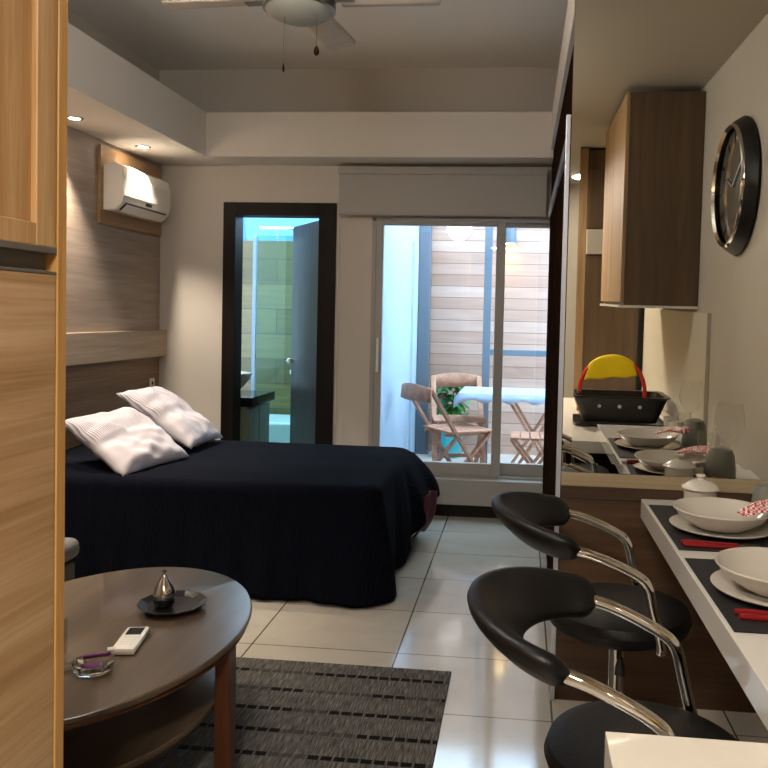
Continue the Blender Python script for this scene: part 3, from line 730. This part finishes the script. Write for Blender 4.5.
def lin(u_, v_):
    s = .552+.10*u_; p, nv = outline(s); q = p+nv*(.125+.045*math.sin(PI*u_)-.07*v_*v_*v_+.01*math.sin(u_*22)); q.z = .33-.25*v_+.015*math.sin(u_*9); return q
grid(b, lin, 30, 12); tag(obj('blanket', b, 'burgundy', smooth='all', solid=.008), 'burgundy blanket showing below the bedspread at the far foot corner', 'blanket')

def pillow(c, size, rot, label, seed):
    b = bmn(); L, W, H = size
    def surf(sgn):
        def f(u_, v_):
            a, e = 2*u_-1, 2*v_-1
            pin = 1-.07*(1-abs(a)**2)*abs(e)**6-.0; pin2 = 1-.07*(1-abs(e)**2)*abs(a)**6
            h = (max(0, 1-abs(a)**2.6)**.55)*(max(0, 1-abs(e)**2.6)**.55)
            n_ = noise.noise(Vector((a*2.2+seed, e*2.2, sgn)))*.026+noise.noise(Vector((a*4.5+seed, e*4.5, sgn)))*.016
            return Vector((a*L/2*pin2, e*W/2*pin, sgn*(H/2*h+.002)+n_*h**.5))
        return f
    grid(b, surf(1), 36, 30); grid(b, surf(-1), 36, 30); bmesh.ops.remove_doubles(b, verts=b.verts, dist=.0045)
    o = obj('pillow', b, 'pillow', smooth='all', origin=(0, 0, 0)); o.location = c; o.rotation_euler = rot
    return tag(o, label, 'pillow', 'pillows on the bed')
pillow((-2.055, 4.02, .69), (.47, .52, .14), (.04, math.radians(32), -.22), 'striped white pillow on the bed nearest the camera, its open hem folded', 3)
pillow((-2.065, 4.58, .745), (.55, .44, .15), (0, math.radians(33), -.05), 'plump white pillow leaning behind the nearer pillow on the bed', 9)

# ------------------------------------------------------------------ ottoman, rug, coffee table
t = thing('armchair', 'low grey upholstered armchair just visible beside the oak wardrobe edge', 'armchair', (-2.2, 3.15, 0))
b = bmn(); box(b, -2.48, -1.97, 2.92, 3.40, .08, .25, .03, 3); obj('seat_base', b, 'darkfab', t, True)
b = bmn(); box(b, -2.50, -1.955, 2.90, 3.42, .251, .345, .04, 4); obj('cushion', b, 'greyfab', t, True)
for x in (-2.40, -2.02):
    for y in (3.07, 3.35):
        b = bmn(); tube(b, [(x, y, 0), (x, y, .08)], .018, 12); obj('leg', b, 'rubber', t)
b = bmn(); box(b, -1.95, -.235, 1.55, 3.037, .001, .010, .003)
o = obj('rug', b, 'rug'); tag(o, 'grey flatweave rug with rows of dark dashes under the coffee table', 'rug')
# shift the object space so that a dash row falls at y = 2.935
o.data.transform(Matrix.Translation((0, -2.935, 0))); o.location = (0, 2.935, 0)

tcx, tcy = -1.20, 2.19
def oval(bm, rx, ry, z0, z1, bev, cx=tcx, cy=tcy, seg=96):
    pr = [(0, z0), (1-bev*1.6, z0), (1-bev*.5, z0+.004), (1, (z0+z1)/2), (1-bev*.3, z1-.003), (1-bev, z1), (0, z1)]
    rings = []
    for rr, z in pr:
        rings.append([bm.verts.new((cx, cy, z))] if rr == 0 else [bm.verts.new((cx+rx*rr*math.cos(2*PI*k/seg), cy+ry*rr*math.sin(2*PI*k/seg), z)) for k in range(seg)])
    for a, c in zip(rings, rings[1:]):
        for k in range(seg):
            k2 = (k+1) % seg
            if len(a) == 1: bm.faces.new((a[0], c[k], c[k2]))
            elif len(c) == 1: bm.faces.new((a[k], c[0], a[k2]))
            else: bm.faces.new((a[k], c[k], c[k2], a[k2]))
    return bm
t = thing('coffee_table', 'oval brown wooden coffee table with a lower shelf on the rug', 'coffee table', (tcx, tcy, .01))
b = bmn(); oval(b, .413, .575, .428, .45, .012); obj('tabletop', b, 'table', t, True)
b = bmn(); oval(b, .405, .555, .408, .4275, .02); obj('top_rim', b, 'tablebrown', t, True)
b = bmn(); oval(b, .345, .47, .225, .247, .012); obj('shelf', b, 'table', t, True)
b = bmn(); oval(b, .33, .455, .205, .2245, .02); obj('shelf_rim', b, 'tablebrown', t, True)
for (x, y) in ((-.835, 2.20), (-1.565, 2.20), (-1.2, 2.69), (-1.2, 1.69)):
    b = bmn(); d = Vector((x-tcx, y-tcy, 0)).normalized(); o_ = d*.012
    n_ = Vector((-d.y, d.x, 0)); pts = []
    for (zz, hw, ht, sh) in ((.010, .022, .024, .0), (.2, .028, .023, .0), (.407, .034, .020, .0)):
        c0 = Vector((x, y, zz))+o_; pts.append([b.verts.new(c0+d*ht*s1_+n_*hw*s2_) for s1_, s2_ in ((-1, -1), (1, -1), (1, 1), (-1, 1))])
    for a_, c_ in zip(pts, pts[1:]):
        for k in range(4): b.faces.new((a_[k], a_[(k+1) % 4], c_[(k+1) % 4], c_[k]))
    b.faces.new(pts[0][::-1]); b.faces.new(pts[-1]); bmesh.ops.bevel(b, geom=list(b.edges), offset=.003, segments=1, affect='EDGES')
    obj('leg', b, 'tablebrown', t)
ZT = .4505
b = bmn(); lathe(b, [(0, .0), (.065, .0), (.085, .006), (.104, .020), (.106, .023), (.102, .023), (.08, .012), (0, .009)], (-1.058, 2.365, ZT), 12)
tag(obj('decorative_plate', b, 'blackplastic'), 'black faceted plate on the coffee table', 'plate')
t = thing('pear_ornament', 'silver pear-shaped ornament standing on the black plate', 'ornament', (-1.083, 2.360, ZT+.0135))
b = bmn(); lathe(b, [(0, 0), (.026, .0), (.033, .010), (.033, .022), (.0, .024)], (-1.083, 2.360, ZT+.0135), 28); obj('base', b, 'blackplastic', t, True)
b = bmn(); lathe(b, [(.031, .0225), (.034, .03), (.0335, .040), (.029, .054), (.022, .068), (.014, .081), (.008, .090), (.006, .096), (0, .097)], (-1.083, 2.360, ZT+.0135), 32); obj('body', b, 'ornament', t, True)
b = bmn(); tube(b, [(-1.083, 2.360, ZT+.109), (-1.083, 2.360, ZT+.115)], .004, 8); lathe(b, [(0, .100), (.007, .103), (.007, .110), (0, .113)], (-1.083, 2.360, ZT+.0135), 12); obj('stem', b, 'nickel', t, True)
# remote
t = thing('remote_control', 'white air conditioner remote lying on the coffee table', 'remote control', (-1.06, 2.095, ZT))
rr_ = Matrix.Rotation(math.radians(-14), 4, 'Z').to_3x3() if False else Matrix.Rotation(math.radians(11), 3, 'Z'); c0 = Vector((-1.056, 2.095, ZT+.010))
b = bmn(); obox(b, c0, (.062, .155, .019), rr_, .005); obj('case', b, 'ac', t, True)
b = bmn(); obox(b, c0+rr_ @ Vector((0, .042, .0098)), (.042, .048, .001), rr_); obj('screen', b, 'screen', t)
b = bmn()
for i in range(3):
    for j in range(4): obox(b, c0+rr_ @ Vector((-.014+.014*i, .003-.016*j, .0101)), (.009, .006, .0014), rr_, .0006)
obj('button', b, 'switch', t)
# ashtray + sweets
t = thing('glass_ashtray', 'small clear glass ashtray on the coffee table', 'ashtray', (-1.066, 1.920, ZT))
b = bmn(); lathe(b, [(0, 0), (.036, 0), (.047, .006), (.052, .026), (.045, .028), (.036, .012), (0, .008)], (-1.066, 1.920, ZT), 10); obj('dish', b, 'crystal', t)
b = bmn(); lathe(b, [(.051, .026), (.053, .029), (.046, .030), (.044, .027)], (-1.066, 1.920, ZT), 10); obj('rim', b, 'crystal', t)
b = bmn(); bar(b, (-1.095, 1.918, ZT+.036), (-1.033, 1.943, ZT+.039), .012, .010, bev=.003); tag(obj('lighter', b, 'lilac'), 'purple lighter lying across the glass ashtray', 'lighter')
b = bmn(); tube(b, [(-1.041, 1.940, ZT+.050), (-1.026, 1.946, ZT+.050)], .006, 8); tag(obj('bottle_cap', b, 'ac', smooth=True), 'tiny white cap on the edge of the glass ashtray', 'cap')
b = bmn(); obox(b, Vector((-1.064, 1.912, ZT+.017)), (.04, .03, .010), Matrix.Rotation(.5, 3, 'Z'), .003); tag(obj('wrapped_sweet', b, 'lilac'), 'dark purple wrapped sweet inside the glass ashtray', 'sweet')
# acrylic holder
t = thing('acrylic_holder', 'clear acrylic napkin holder at the near end of the coffee table', 'holder', (-1.14, 1.91, ZT))
Rz = Matrix.Rotation(math.radians(62), 3, 'Z'); hc_ = Vector((-1.185, 1.90, ZT))
b = bmn(); obox(b, hc_+Vector((0, 0, .003)), (.17, .09, .005), Rz, .001); obj('tray', b, 'acrylic', t)
b = bmn(); obox(b, hc_+Rz @ Vector((0, .043, .055)), (.17, .004, .10), Rz, .001); obj('back_plate', b, 'acrylic', t)
b = bmn(); obox(b, hc_+Rz @ Vector((0, -.043, .015)), (.17, .004, .022), Rz, .001); obj('front_lip', b, 'acrylic', t)

# ------------------------------------------------------------------ bar, low counter
b = bmn(); box(b, .437, XR-.002, 1.20, YM-.012, .682, .750, .002)
tag(obj('bar_worktop', b, 'white_side'), 'glossy white bar worktop running along the wall to the mirror', 'worktop')
t = thing('kitchen_counter', 'low white kitchen counter at the bottom right corner of the photo', 'counter', (.55, .4, 0))
b = bmn(); box(b, .16, XR-.002, -.55, 1.362, .615, .680, .002); obj('countertop', b, 'white', t)
b = bmn(); box(b, .22, XR-.002, -.54, 1.25, .0, .614, .002); obj('base_cabinet', b, 'espresso', t)
for k in range(3):
    b = bmn(); box(b, .202, .219, -.53+.59*k, .05+.59*k, .08, .60, .002); obj('door', b, 'cab_side', t)

# kitchen behind the camera, seen in the mirror
t = thing('wall_cabinet', 'oak wall cabinet with taupe side hung over the kitchen counter', 'wall cabinet', (.76, .7, 1.43))
b = bmn(); box(b, .555, XR-.002, .15, 1.25, 1.425, 2.58, .002); obj('body', b, 'cab_side', t)
for k in range(2):
    b = bmn(); box(b, .535, .554, .152+.55*k, .152+.55*k+.546, 1.44, 2.578, .002); obj('door', b, 'cab_front', t)
b = bmn(); box(b, .53, XR-.002, .15, 1.252, 1.41, 1.424, .001); obj('light_pelmet', b, 'white', t)
t = thing('tall_cabinet', 'tall taupe kitchen cabinet with a white niche behind the counter', 'tall cabinet', (.66, -.8, 0))
yc = -.56
b = bmn(); box(b, .48, .89, yc-.55, yc-.02, 0, 2.6, .002); obj('body', b, 'cab_side', t)
b = bmn(); box(b, .385, .478, yc-.55, yc, 0, 2.61, .003); obj('pilaster', b, 'cab_front', t)
b = bmn(); box(b, .48, .89, yc-.02, yc, 2.0, 2.45, .003); obj('upper_door', b, 'cab_side', t)
b = bmn(); box(b, .48, .89, yc-.02, yc+.01, 1.80, 1.99, .003); obj('niche_band', b, 'paint_kitchen', t)
b = bmn(); box(b, .48, .89, yc-.02, yc, .73, 1.79, .003); obj('lower_door', b, 'cab_side', t)
b = bmn(); box(b, .40, XR-.003, yc+.011, yc+.03, .681, .755, .002); obj('upstand', b, 'white', t)
b = bmn(); box(b, XR-.02, XR-.001, yc+.03, 1.57, .751, 1.393); 
struct('trim_11', b, mat('cream_splashback', '#b9b29e', .4), label='cream splashback behind the kitchen counter', cat='splashback')

# dish drainer on the low counter
ZK = .6805
t = thing('dish_drainer', 'black plastic dish drainer on its drip tray on the kitchen counter', 'dish drainer', (.60, .68, ZK))
b = bmn(); dx0, dx1, dy0, dy1 = .335, .885, .50, .86
def rrect(bm, x0, x1, y0, y1, rc, z, n=6):
    vs = []
    for (cx_, cy_, a0) in ((x1-rc, y1-rc, 0), (x0+rc, y1-rc, PI/2), (x0+rc, y0+rc, PI), (x1-rc, y0+rc, 3*PI/2)):
        for k in range(n+1): a = a0+PI/2*k/n; vs.append(bm.verts.new((cx_+rc*math.cos(a), cy_+rc*math.sin(a), z)))
    return vs
def loft(bm, rings, cap0=True, cap1=True):
    for a, c in zip(rings, rings[1:]):
        n_ = len(a)
        for k in range(n_): bm.faces.new((a[k], a[(k+1) % n_], c[(k+1) % n_], c[k]))
    if cap0: bm.faces.new(rings[0][::-1])
    if cap1: bm.faces.new(rings[-1])
loft(b, [rrect(b, dx0+.01, dx1-.01, dy0, dy1, .05, ZK), rrect(b, dx0-.01, dx1+.01, dy0-.01, dy1+.01, .05, ZK+.022), rrect(b, dx0-.005, dx1+.005, dy0-.005, dy1+.005, .05, ZK+.024), rrect(b, dx0+.02, dx1-.02, dy0+.02, dy1-.02, .05, ZK+.010)])
obj('drip_tray', b, 'blackplastic', t, True)
b = bmn()
loft(b, [rrect(b, dx0+.05, dx1-.05, dy0+.03, dy1-.03, .05, ZK+.028), rrect(b, dx0-.005, dx1+.005, dy0, dy1, .05, ZK+.175), rrect(b, dx0-.02, dx1+.02, dy0-.015, dy1+.015, .05, ZK+.180), rrect(b, dx0-.02, dx1+.02, dy0-.015, dy1+.015, .05, ZK+.188),
         rrect(b, dx0+.008, dx1-.008, dy0+.012, dy1-.012, .05, ZK+.186), rrect(b, dx0+.06, dx1-.06, dy0+.045, dy1-.045, .04, ZK+.04)])
bk = obj('basket', b, 'blackplastic', t, True)
for x in (.48, .60, .72):
    b = bmn(); tube(b, [(x, dy1-.022, ZK+.124), (x, dy1+.001, ZK+.128)], .011, 18); obj('drain_hole_highlight', b, 'ceramic', bk, label='round pale disc painting the highlight at a drain hole')  # pale disc stands for the white highlight at each hole
t = thing('carrying_handle', 'red arched carrying handle standing in the black dish drainer', 'handle', (.56, .72, ZK+.05))
b = bmn(); ap = []
for k in range(17):
    a = PI*k/16; ap.append((.565-.20*math.cos(a), .74, ZK+.17+.245*math.sin(a)**.8 if 0 < k < 16 else ZK+.17))
tube(b, smoothpath([(.365, .74, ZK+.08)]+ap+[(.765, .74, ZK+.08)], 2), .0125, 12); obj('arch', b, 'red_hose', t, True)
b = bmn(); tube(b, [(.3665, .74, ZK+.15), (.366, .74, ZK+.205)], .016, 12); obj('metal_collar', b, 'chrome', t, True)
b = bmn()
def yc_(u_, v_):
    a = PI*(.24+.47*u_); x = .565-.20*math.cos(a); zt = ZK+.17+.245*math.sin(a)**.8+.018
    s_ = (v_-.42)/.58; d_ = abs(s_); sg = math.copysign(1, s_)
    k = min(1, d_*5)
    zl = ZK+.275+.03*u_+.004*math.sin(u_*14)
    drop = (zt-zl) if s_ > 0 else .06
    return (x-.03*d_*(1-u_*1.9), .74+sg*(.019*math.sin(k*PI/2)+.008*d_*(1+math.sin(u_*11))), zt-.012*(1-math.cos(k*PI/2))*(1-d_)-drop*max(0, d_-.05)/.95)
grid(b, yc_, 24, 20); tag(obj('cleaning_cloth', b, 'yellow', smooth='all', solid=.004), 'bright yellow cleaning cloth hung over the red arched handle', 'cloth')
def cup(c, label):
    t = thing('mug', label, 'mug', c, 'white mugs beside the dish drainer')
    b = bmn(); lathe(b, [(0, 0), (.032, 0), (.04, .01), (.042, .085), (.038, .085), (.035, .012), (0, .008)], c, 28); obj('body', b, 'ceramic', t, True)
    b = bmn(); tube(b, smoothpath([Vector(c)+Vector((.0, .040, .07)), Vector(c)+Vector((.0, .07, .06)), Vector(c)+Vector((.0, .07, .03)), Vector(c)+Vector((.0, .038, .02))], 4), .006, 8); obj('handle', b, 'ceramic', t, True)
cup((.892, .93, ZK), 'white mug on the counter right beside the black dish drainer')
cup((.890, 1.075, ZK), 'white mug farther from the black dish drainer, against the wall')

# ------------------------------------------------------------------ table settings
ZB = .7505
def lay(name, c, build, label, cat, group=None): ...
rmat = [((.447, .80, 2.24, 2.77), 'dark placemat on the bar nearest the mirror'), ((.447, .80, 1.66, 2.16), 'dark placemat on the bar nearest the camera')]
for (x0, x1, y0, y1), lb in rmat:
    b = bmn(); box(b, x0, x1, y0, y1, ZB, ZB+.003, .001); tag(obj('placemat', b, 'mat_dark'), lb, 'placemat', 'placemats on the bar')
ZP = ZB+.0035
def dish(name, prof, c, m, label, cat, group, sq=0):
    b = bmn(); lathe(b, prof, c, 56); return tag(obj(name, b, m, smooth=True), label, cat, group)
PL = [(0, 0), (.085, 0), (.10, .004), (.148, .016), (.150, .019), (.146, .020), (.10, .010), (0, .008)]
BO = [(0, 0), (.06, 0), (.085, .006), (.125, .034), (.142, .056), (.141, .060), (.136, .059), (.118, .038), (.08, .014), (0, .009)]
for (x, y), who in (((.612, 2.46), 'nearest the mirror'), ((.607, 1.90), 'nearest the camera')):
    dish('dinner_plate', PL, (x, y, ZP), 'ceramic', 'white dinner plate under the bowl at the place setting '+who, 'plate', 'dinner plates on the bar')
    dish('deep_plate', BO, (x, y, ZP+.0105), 'ceramic', 'wide white bowl on the dinner plate at the place setting '+who, 'bowl', 'bowls on the bar')
def cutlery(name, kind, x, y, ang, label):
    t = thing(name, label, kind, (x, y, ZP), 'red-handled cutlery on the bar'); R = Matrix.Translation((x, y, ZP+.005)) @ Matrix.Rotation(ang, 4, 'Z')
    b = bmn(); tube(b, [(0, 0, .001), (.02, 0, .001), (.09, 0, .0), (.155, 0, .0)], [.006, .0072, .006, .0045], 10); b.transform(R); obj('handle', b, 'red_plastic', t, True, label='red plastic handle')
    b = bmn()
    if kind == 'fork':
        bar(b, (.15, 0, 0), (.175, 0, 0), .005, .003); box(b, .170, .185, -.011, .011, -.001, .001)
        for k in range(4): box(b, .184, .215, -.0105+.006*k, -.0075+.006*k, -.001, .001)
    else: prism(b, [(.15, -.004), (.15, .006), (.21, .009), (.235, .004), (.23, -.004)], 'Z', -.001, .0012)
    b.transform(R); obj('tines' if kind == 'fork' else 'blade', b, 'steel', t, label='steel end')
cutlery('table_fork', 'fork', .463, 2.295, -.03, 'red-handled fork on the placemat nearest the mirror')
cutlery('table_knife', 'knife', .466, 2.27, -.06, 'red-handled knife on the placemat nearest the mirror')
cutlery('table_fork', 'fork', .472, 1.755, -.03, 'red-handled fork on the placemat nearest the camera')
cutlery('table_knife', 'knife', .475, 1.728, -.05, 'red-handled knife on the placemat nearest the camera')
t = thing('lidded_pot', 'white lidded ceramic sugar pot between the far bowl and the mirror', 'pot', (.602, 2.70, ZP))
b = bmn(); lathe(b, [(0, 0), (.048, 0), (.052, .006), (.053, .075), (.048, .075), (.046, .01), (0, .008)], (.602, 2.70, ZP), 36); obj('body', b, 'ceramic', t, True)
b = bmn(); lathe(b, [(.060, .0755), (.062, .079), (.058, .086), (.03, .103), (.012, .108), (.010, .112), (.016, .118), (.014, .124), (0, .126)], (.602, 2.70, ZP), 36); obj('lid', b, 'ceramic', t, True)
b = bmn()
def napk(cx_, cy_, cz_, L, W, yaw, tiltn):
    def f(u_, v_):
        p = Vector(((u_-.5)*L, (v_-.5)*W*(.35+.65*u_), .010*math.sin(v_*PI*5)*(.3+u_)+.012*math.sin(u_*PI)))
        return Matrix.Translation((cx_, cy_, cz_)) @ Matrix.Rotation(yaw, 4, 'Z') @ Matrix.Rotation(tiltn, 4, 'Y') @ p
    return f
grid(b, napk(.72, 2.40, ZB+.082, .15, .14, .3, -.10), 20, 30); tag(obj('napkin', b, 'check', smooth='all', solid=.002), 'red and white checked napkin resting on the far bowl', 'napkin', 'checked napkins')
b = bmn(); grid(b, napk(.71, 1.93, ZB+.086, .15, .12, .6, -.22), 20, 30); tag(obj('napkin', b, 'check', smooth='all', solid=.002), 'red and white checked napkin resting on the near bowl', 'napkin', 'checked napkins')
b = bmn(); grid(b, lambda u_, v_: (.70+.10*u_, 2.60+.07*v_, ZB+.010+.012*math.sin(u_*7+v_*5)**2), 16, 12); tag(obj('printed_napkin', b, 'orange', smooth='all', solid=.002), 'terracotta printed napkin between the sugar pot and the wall', 'napkin')
WG = [(0, 0), (.036, 0), (.037, .002), (.010, .006), (.004, .02), (.0035, .10), (.006, .118), (.032, .140), (.055, .178), (.060, .21), (.054, .26), (.047, .29)]
for (x, y), lb in (((.855, 2.40), 'tall clear wine glass nearer the mirror, behind the grey tumbler'), ((.885, 1.50), 'tall clear wine glass farther from the mirror, by the cream wall')):
    t = thing('wine_glass', lb, 'wine glass', (x, y, ZB), 'wine glasses on the bar')
    b = bmn(); lathe(b, WG[:7], (x, y, ZB), 36); obj('stem', b, 'glassware', t, True)
    b = bmn(); lathe(b, WG[6:], (x, y, ZB), 40); obj('bowl', b, 'glassware', t, True)
for (x, y), lb in (((.785, 2.56), 'upturned grey frosted tumbler nearest the mirror'), ((.845, 1.80), 'upturned grey frosted tumbler farther from the mirror')):
    b = bmn(); lathe(b, [(.060, 0), (.062, .004), (.058, .06), (.052, .105), (.042, .128), (.02, .136), (0, .137), (0, .130), (.038, .122), (.049, .1), (.056, .0)], (x, y, ZB), 40)
    tag(obj('tumbler', b, 'smoke', smooth=True), lb, 'tumbler', 'upturned tumblers on the bar')
for (x, y), lb in (((.80, 2.22), 'slim clear water glass beside the tall wine glass nearer the mirror'), ((.83, 1.62), 'slim clear water glass beside the tall wine glass by the cream wall')):
    b = bmn(); lathe(b, [(0, 0), (.028, 0), (.030, .003), (.033, .14), (.031, .14), (.028, .006), (0, .005)], (x, y, ZB), 30)
    tag(obj('water_glass', b, 'glassware', smooth=True), lb, 'glass', 'water glasses on the bar')

# wall clock
t = thing('wall_clock', 'large round wall clock with black case and chrome rim', 'clock', (XR-.001, 2.035, 1.68))
cz, cyk = 1.965, 2.035
def disc(bm, prof, seg=64):
    b2 = bmn(); lathe(b2, prof, (0, 0, 0), seg); b2.transform(Matrix.Translation((XR-.001, cyk, cz)) @ Matrix.Rotation(-PI/2, 4, 'Y'))
    me = bpy.data.meshes.new('t'); b2.to_mesh(me); bm.from_mesh(me); bpy.data.meshes.remove(me); b2.free(); return bm
b = disc(bmn(), [(0, 0), (.30, 0), (.305, .012), (.285, .045), (.27, .06), (.262, .06), (.262, .03), (0, .03)]); obj('case', b, 'clockblack', t, True)
b = disc(bmn(), [(.250, .058), (.262, .070), (.268, .066), (.272, .058)]); obj('rim', b, 'chrome', t, True)
b = disc(bmn(), [(0, .031), (.25, .031), (.25, .034), (0, .034)]); dl_ = obj('dial', b, 'dial', t)
b = bmn()
for k in range(12):
    a = PI/6*k; c = Vector((XR-.037, cyk+.21*math.sin(a), cz+.21*math.cos(a))); obox(b, c, (.002, .012, .05), Matrix.Rotation(-a, 3, 'X'))
obj('hour_mark', b, 'clockblack', dl_)
for nm, L, a in (('hour_hand', .12, 5.1), ('minute_hand', .18, 1.0)):
    b = bmn(); c = Vector((XR-.041, cyk, cz)); bar(b, c, c+Vector((0, math.sin(a)*L, math.cos(a)*L)), .012, .002, (1, 0, 0), .0005); obj(nm, b, 'clockblack', dl_)

# ------------------------------------------------------------------ bar stools
def make_stool(loc, label):
    t = thing('bar_stool', label, 'bar stool', (0, 0, 0), 'black and chrome bar stools')
    b = bmn(); lathe(b, [(0, .512), (.17, .512), (.195, .522), (.203, .545), (.195, .568), (.16, .577), (0, .572)], (0, 0, 0), 56); obj('seat', b, 'leather', t, True)
    b = bmn(); lathe(b, [(0, .498), (.15, .498), (.15, .511), (0, .511)], (0, 0, 0), 40); obj('seat_plate', b, 'blackplastic', t, True)
    # curved back pad: swept flattened section round the rear, leaning outward
    b = bmn(); rings = []; N = 40; K = 18; cx_ = -.125
    for i in range(N+1):
        a = math.radians(90+180*i/N); s_ = math.sin(PI*i/N); rx, ry = .185, .205
        c = Vector((cx_+rx*math.cos(a), ry*math.sin(a), .778+.028*s_**1.2)); nrm = Vector((math.cos(a), math.sin(a), 0)).normalized()
        e = min(1, min(i, N-i)/3.0); e = math.sqrt(max(.02, 1-(1-e)**2)); hh = (.045+.030*s_)*e; th = .023*e
        lean = math.radians(48); up = (Vector((0, 0, 1))*math.cos(lean)+nrm*math.sin(lean)); sd = nrm*math.cos(lean)-Vector((0, 0, 1))*math.sin(lean)
        ring = []
        for k in range(K):
            q = 2*PI*k/K; cu, su = math.cos(q), math.sin(q)
            ring.append(b.verts.new(c+up*hh*math.copysign(abs(cu)**.75, cu)+sd*th*math.copysign(abs(su)**.9, su)))
        rings.append(ring)
    for p_, q_ in zip(rings, rings[1:]):
        for k in range(K): b.faces.new((p_[k], p_[(k+1) % K], q_[(k+1) % K], q_[k]))
    b.faces.new(rings[0][::-1]); b.faces.new(rings[-1]); obj('backrest', b, 'leather', t, 'all')
    for s in (-1, 1):
        b = bmn(); y = .205*s
        path = smoothpath([(-.17, y*.80, .80), (-.09, y, .790), (-.02, y, .768), (.035, y, .726), (.055, y, .688), (.075, y, .62), (.090, y*.99, .535), (.092, y*.93, .492)], 6) if False else \
               smoothpath([(-.23, y*.72, .785), (-.16, y*.96, .780), (-.08, y, .762), (.015, y, .722), (.048, y, .69), (.064, y, .63), (.085, y, .545), (.087, y*.985, .518)], 6)
        tube(b, path, .0135, 14); obj('armrest', b, 'chrome', t, 'all')
    b = bmn(); tube(b, [(0, 0, .02), (0, 0, .30)], .030, 28); obj('lower_column', b, 'chrome', t, True)
    b = bmn(); tube(b, [(0, 0, .30), (0, 0, .498)], .022, 24); obj('gas_lift', b, 'chrome', t, True)
    b = bmn(); tube(b, [(0, -.0, .488), (-.0, -.05, .47), (0, -.075, .44)], .004, 8); lv = obj('lever', b, 'chrome', t, True)
    b = bmn(); lathe(b, [(0, .452), (.006, .45), (.013, .425), (.015, .402), (0, .40)], (0, -.078, 0), 16); obj('lever_knob', b, 'rubber', lv, True)
    b = bmn(); lathe(b, [(0, 0), (.20, 0), (.203, .006), (.19, .013), (.05, .022), (.033, .035), (0, .035)], (0, 0, 0), 56); obj('base', b, 'chrome', t, True)
    t.location = loc; return t
st = make_stool((.295, 2.295, 0), 'black leather bar stool with chrome arms nearer the mirror')
st2 = dup(st, (.27, 1.60, 0), 'black leather bar stool with chrome arms nearer the camera, partly behind the white counter')

st.rotation_euler = (0, 0, 0); st2.rotation_euler = (0, 0, math.radians(-12))
for ch in st2.children:
    if not ch.name.startswith(('base', 'lower_column')): ch.location.z -= .035     # this stool is wound lower

# ------------------------------------------------------------------ light
w = bpy.data.worlds.new('world'); sc.world = w; w.use_nodes = True
bg = w.node_tree.nodes['Background']; bg.inputs[0].default_value = (.56, .79, 1.0, 1); bg.inputs[1].default_value = 5.2
def ceiling_lamp(x, y, z, pw, label, size=.22, col=(1, .90, .78)):
    t = thing('ceiling_lamp', label, 'ceiling lamp', (x, y, z-.03))
    b = bmn(); lathe(b, [(0, -.028), (size, -.028), (size, -.001), (0, -.001)], (x, y, z), 32); obj('lamp_body', b, 'switch', t, True)
    b = bmn(); lathe(b, [(0, -.030), (size*.93, -.030), (size*.93, -.0285), (0, -.0285)], (x, y, z), 32); obj('diffuser', b, emis('lit_diffuser', (*col, 1), 6), t)
    L = bpy.data.lights.new('ceiling_lamp_light', 'AREA'); L.shape = 'DISK'; L.size = size*1.9; L.energy = pw; L.color = col
    lo = bpy.data.objects.new('ceiling_lamp_light', L); C.objects.link(lo); lo.parent = t; lo.location = (0, 0, -.004); return t
ceiling_lamp(.50, -1.9, 2.62, 3.5, 'round kitchen ceiling lamp behind the camera')
ceiling_lamp(-.25, -.5, ZS, 30, 'added round fill lamp under the entrance ceiling behind the camera')  # added out of view to lift the light in the room

t = thing('added_fill_lamp', 'added white globe fill lamp hung out of view above the frame', 'pendant lamp', (-.75, 1.75, 2.27))  # unseen globe added to brighten the ceiling and walls
b = bmn(); lathe(b, [(.13*math.sin(PI*k/16), 2.40-.13*math.cos(PI*k/16)) for k in range(17)], (-.75, 1.75, 0), 28); obj('globe', b, emis('fill_globe_glow', (1, .96, .91, 1), 8), t, True)
b = bmn(); tube(b, [(-.75, 1.75, 2.53), (-.75, 1.75, 3.05)], .006, 8); obj('cord', b, 'rubber', t)
b = bmn(); tube(b, [(-.75, 1.75, 3.05), (-.75, 1.75, 3.079)], .05, 20); obj('ceiling_rose', b, 'switch', t, True)
L = bpy.data.lights.new('added_fill_light', 'POINT'); L.energy = 105; L.color = (1, .96, .92); L.shadow_soft_size = .14
lo = bpy.data.objects.new('added_fill_light', L); C.objects.link(lo); lo.parent = t; lo.location = (0, 0, .13); t.children[0].visible_shadow = True

vs = sc.view_settings; vs.view_transform = 'Standard'; vs.look = 'None'; vs.gamma = 1; vs.use_curve_mapping = False; vs.exposure = 1.3
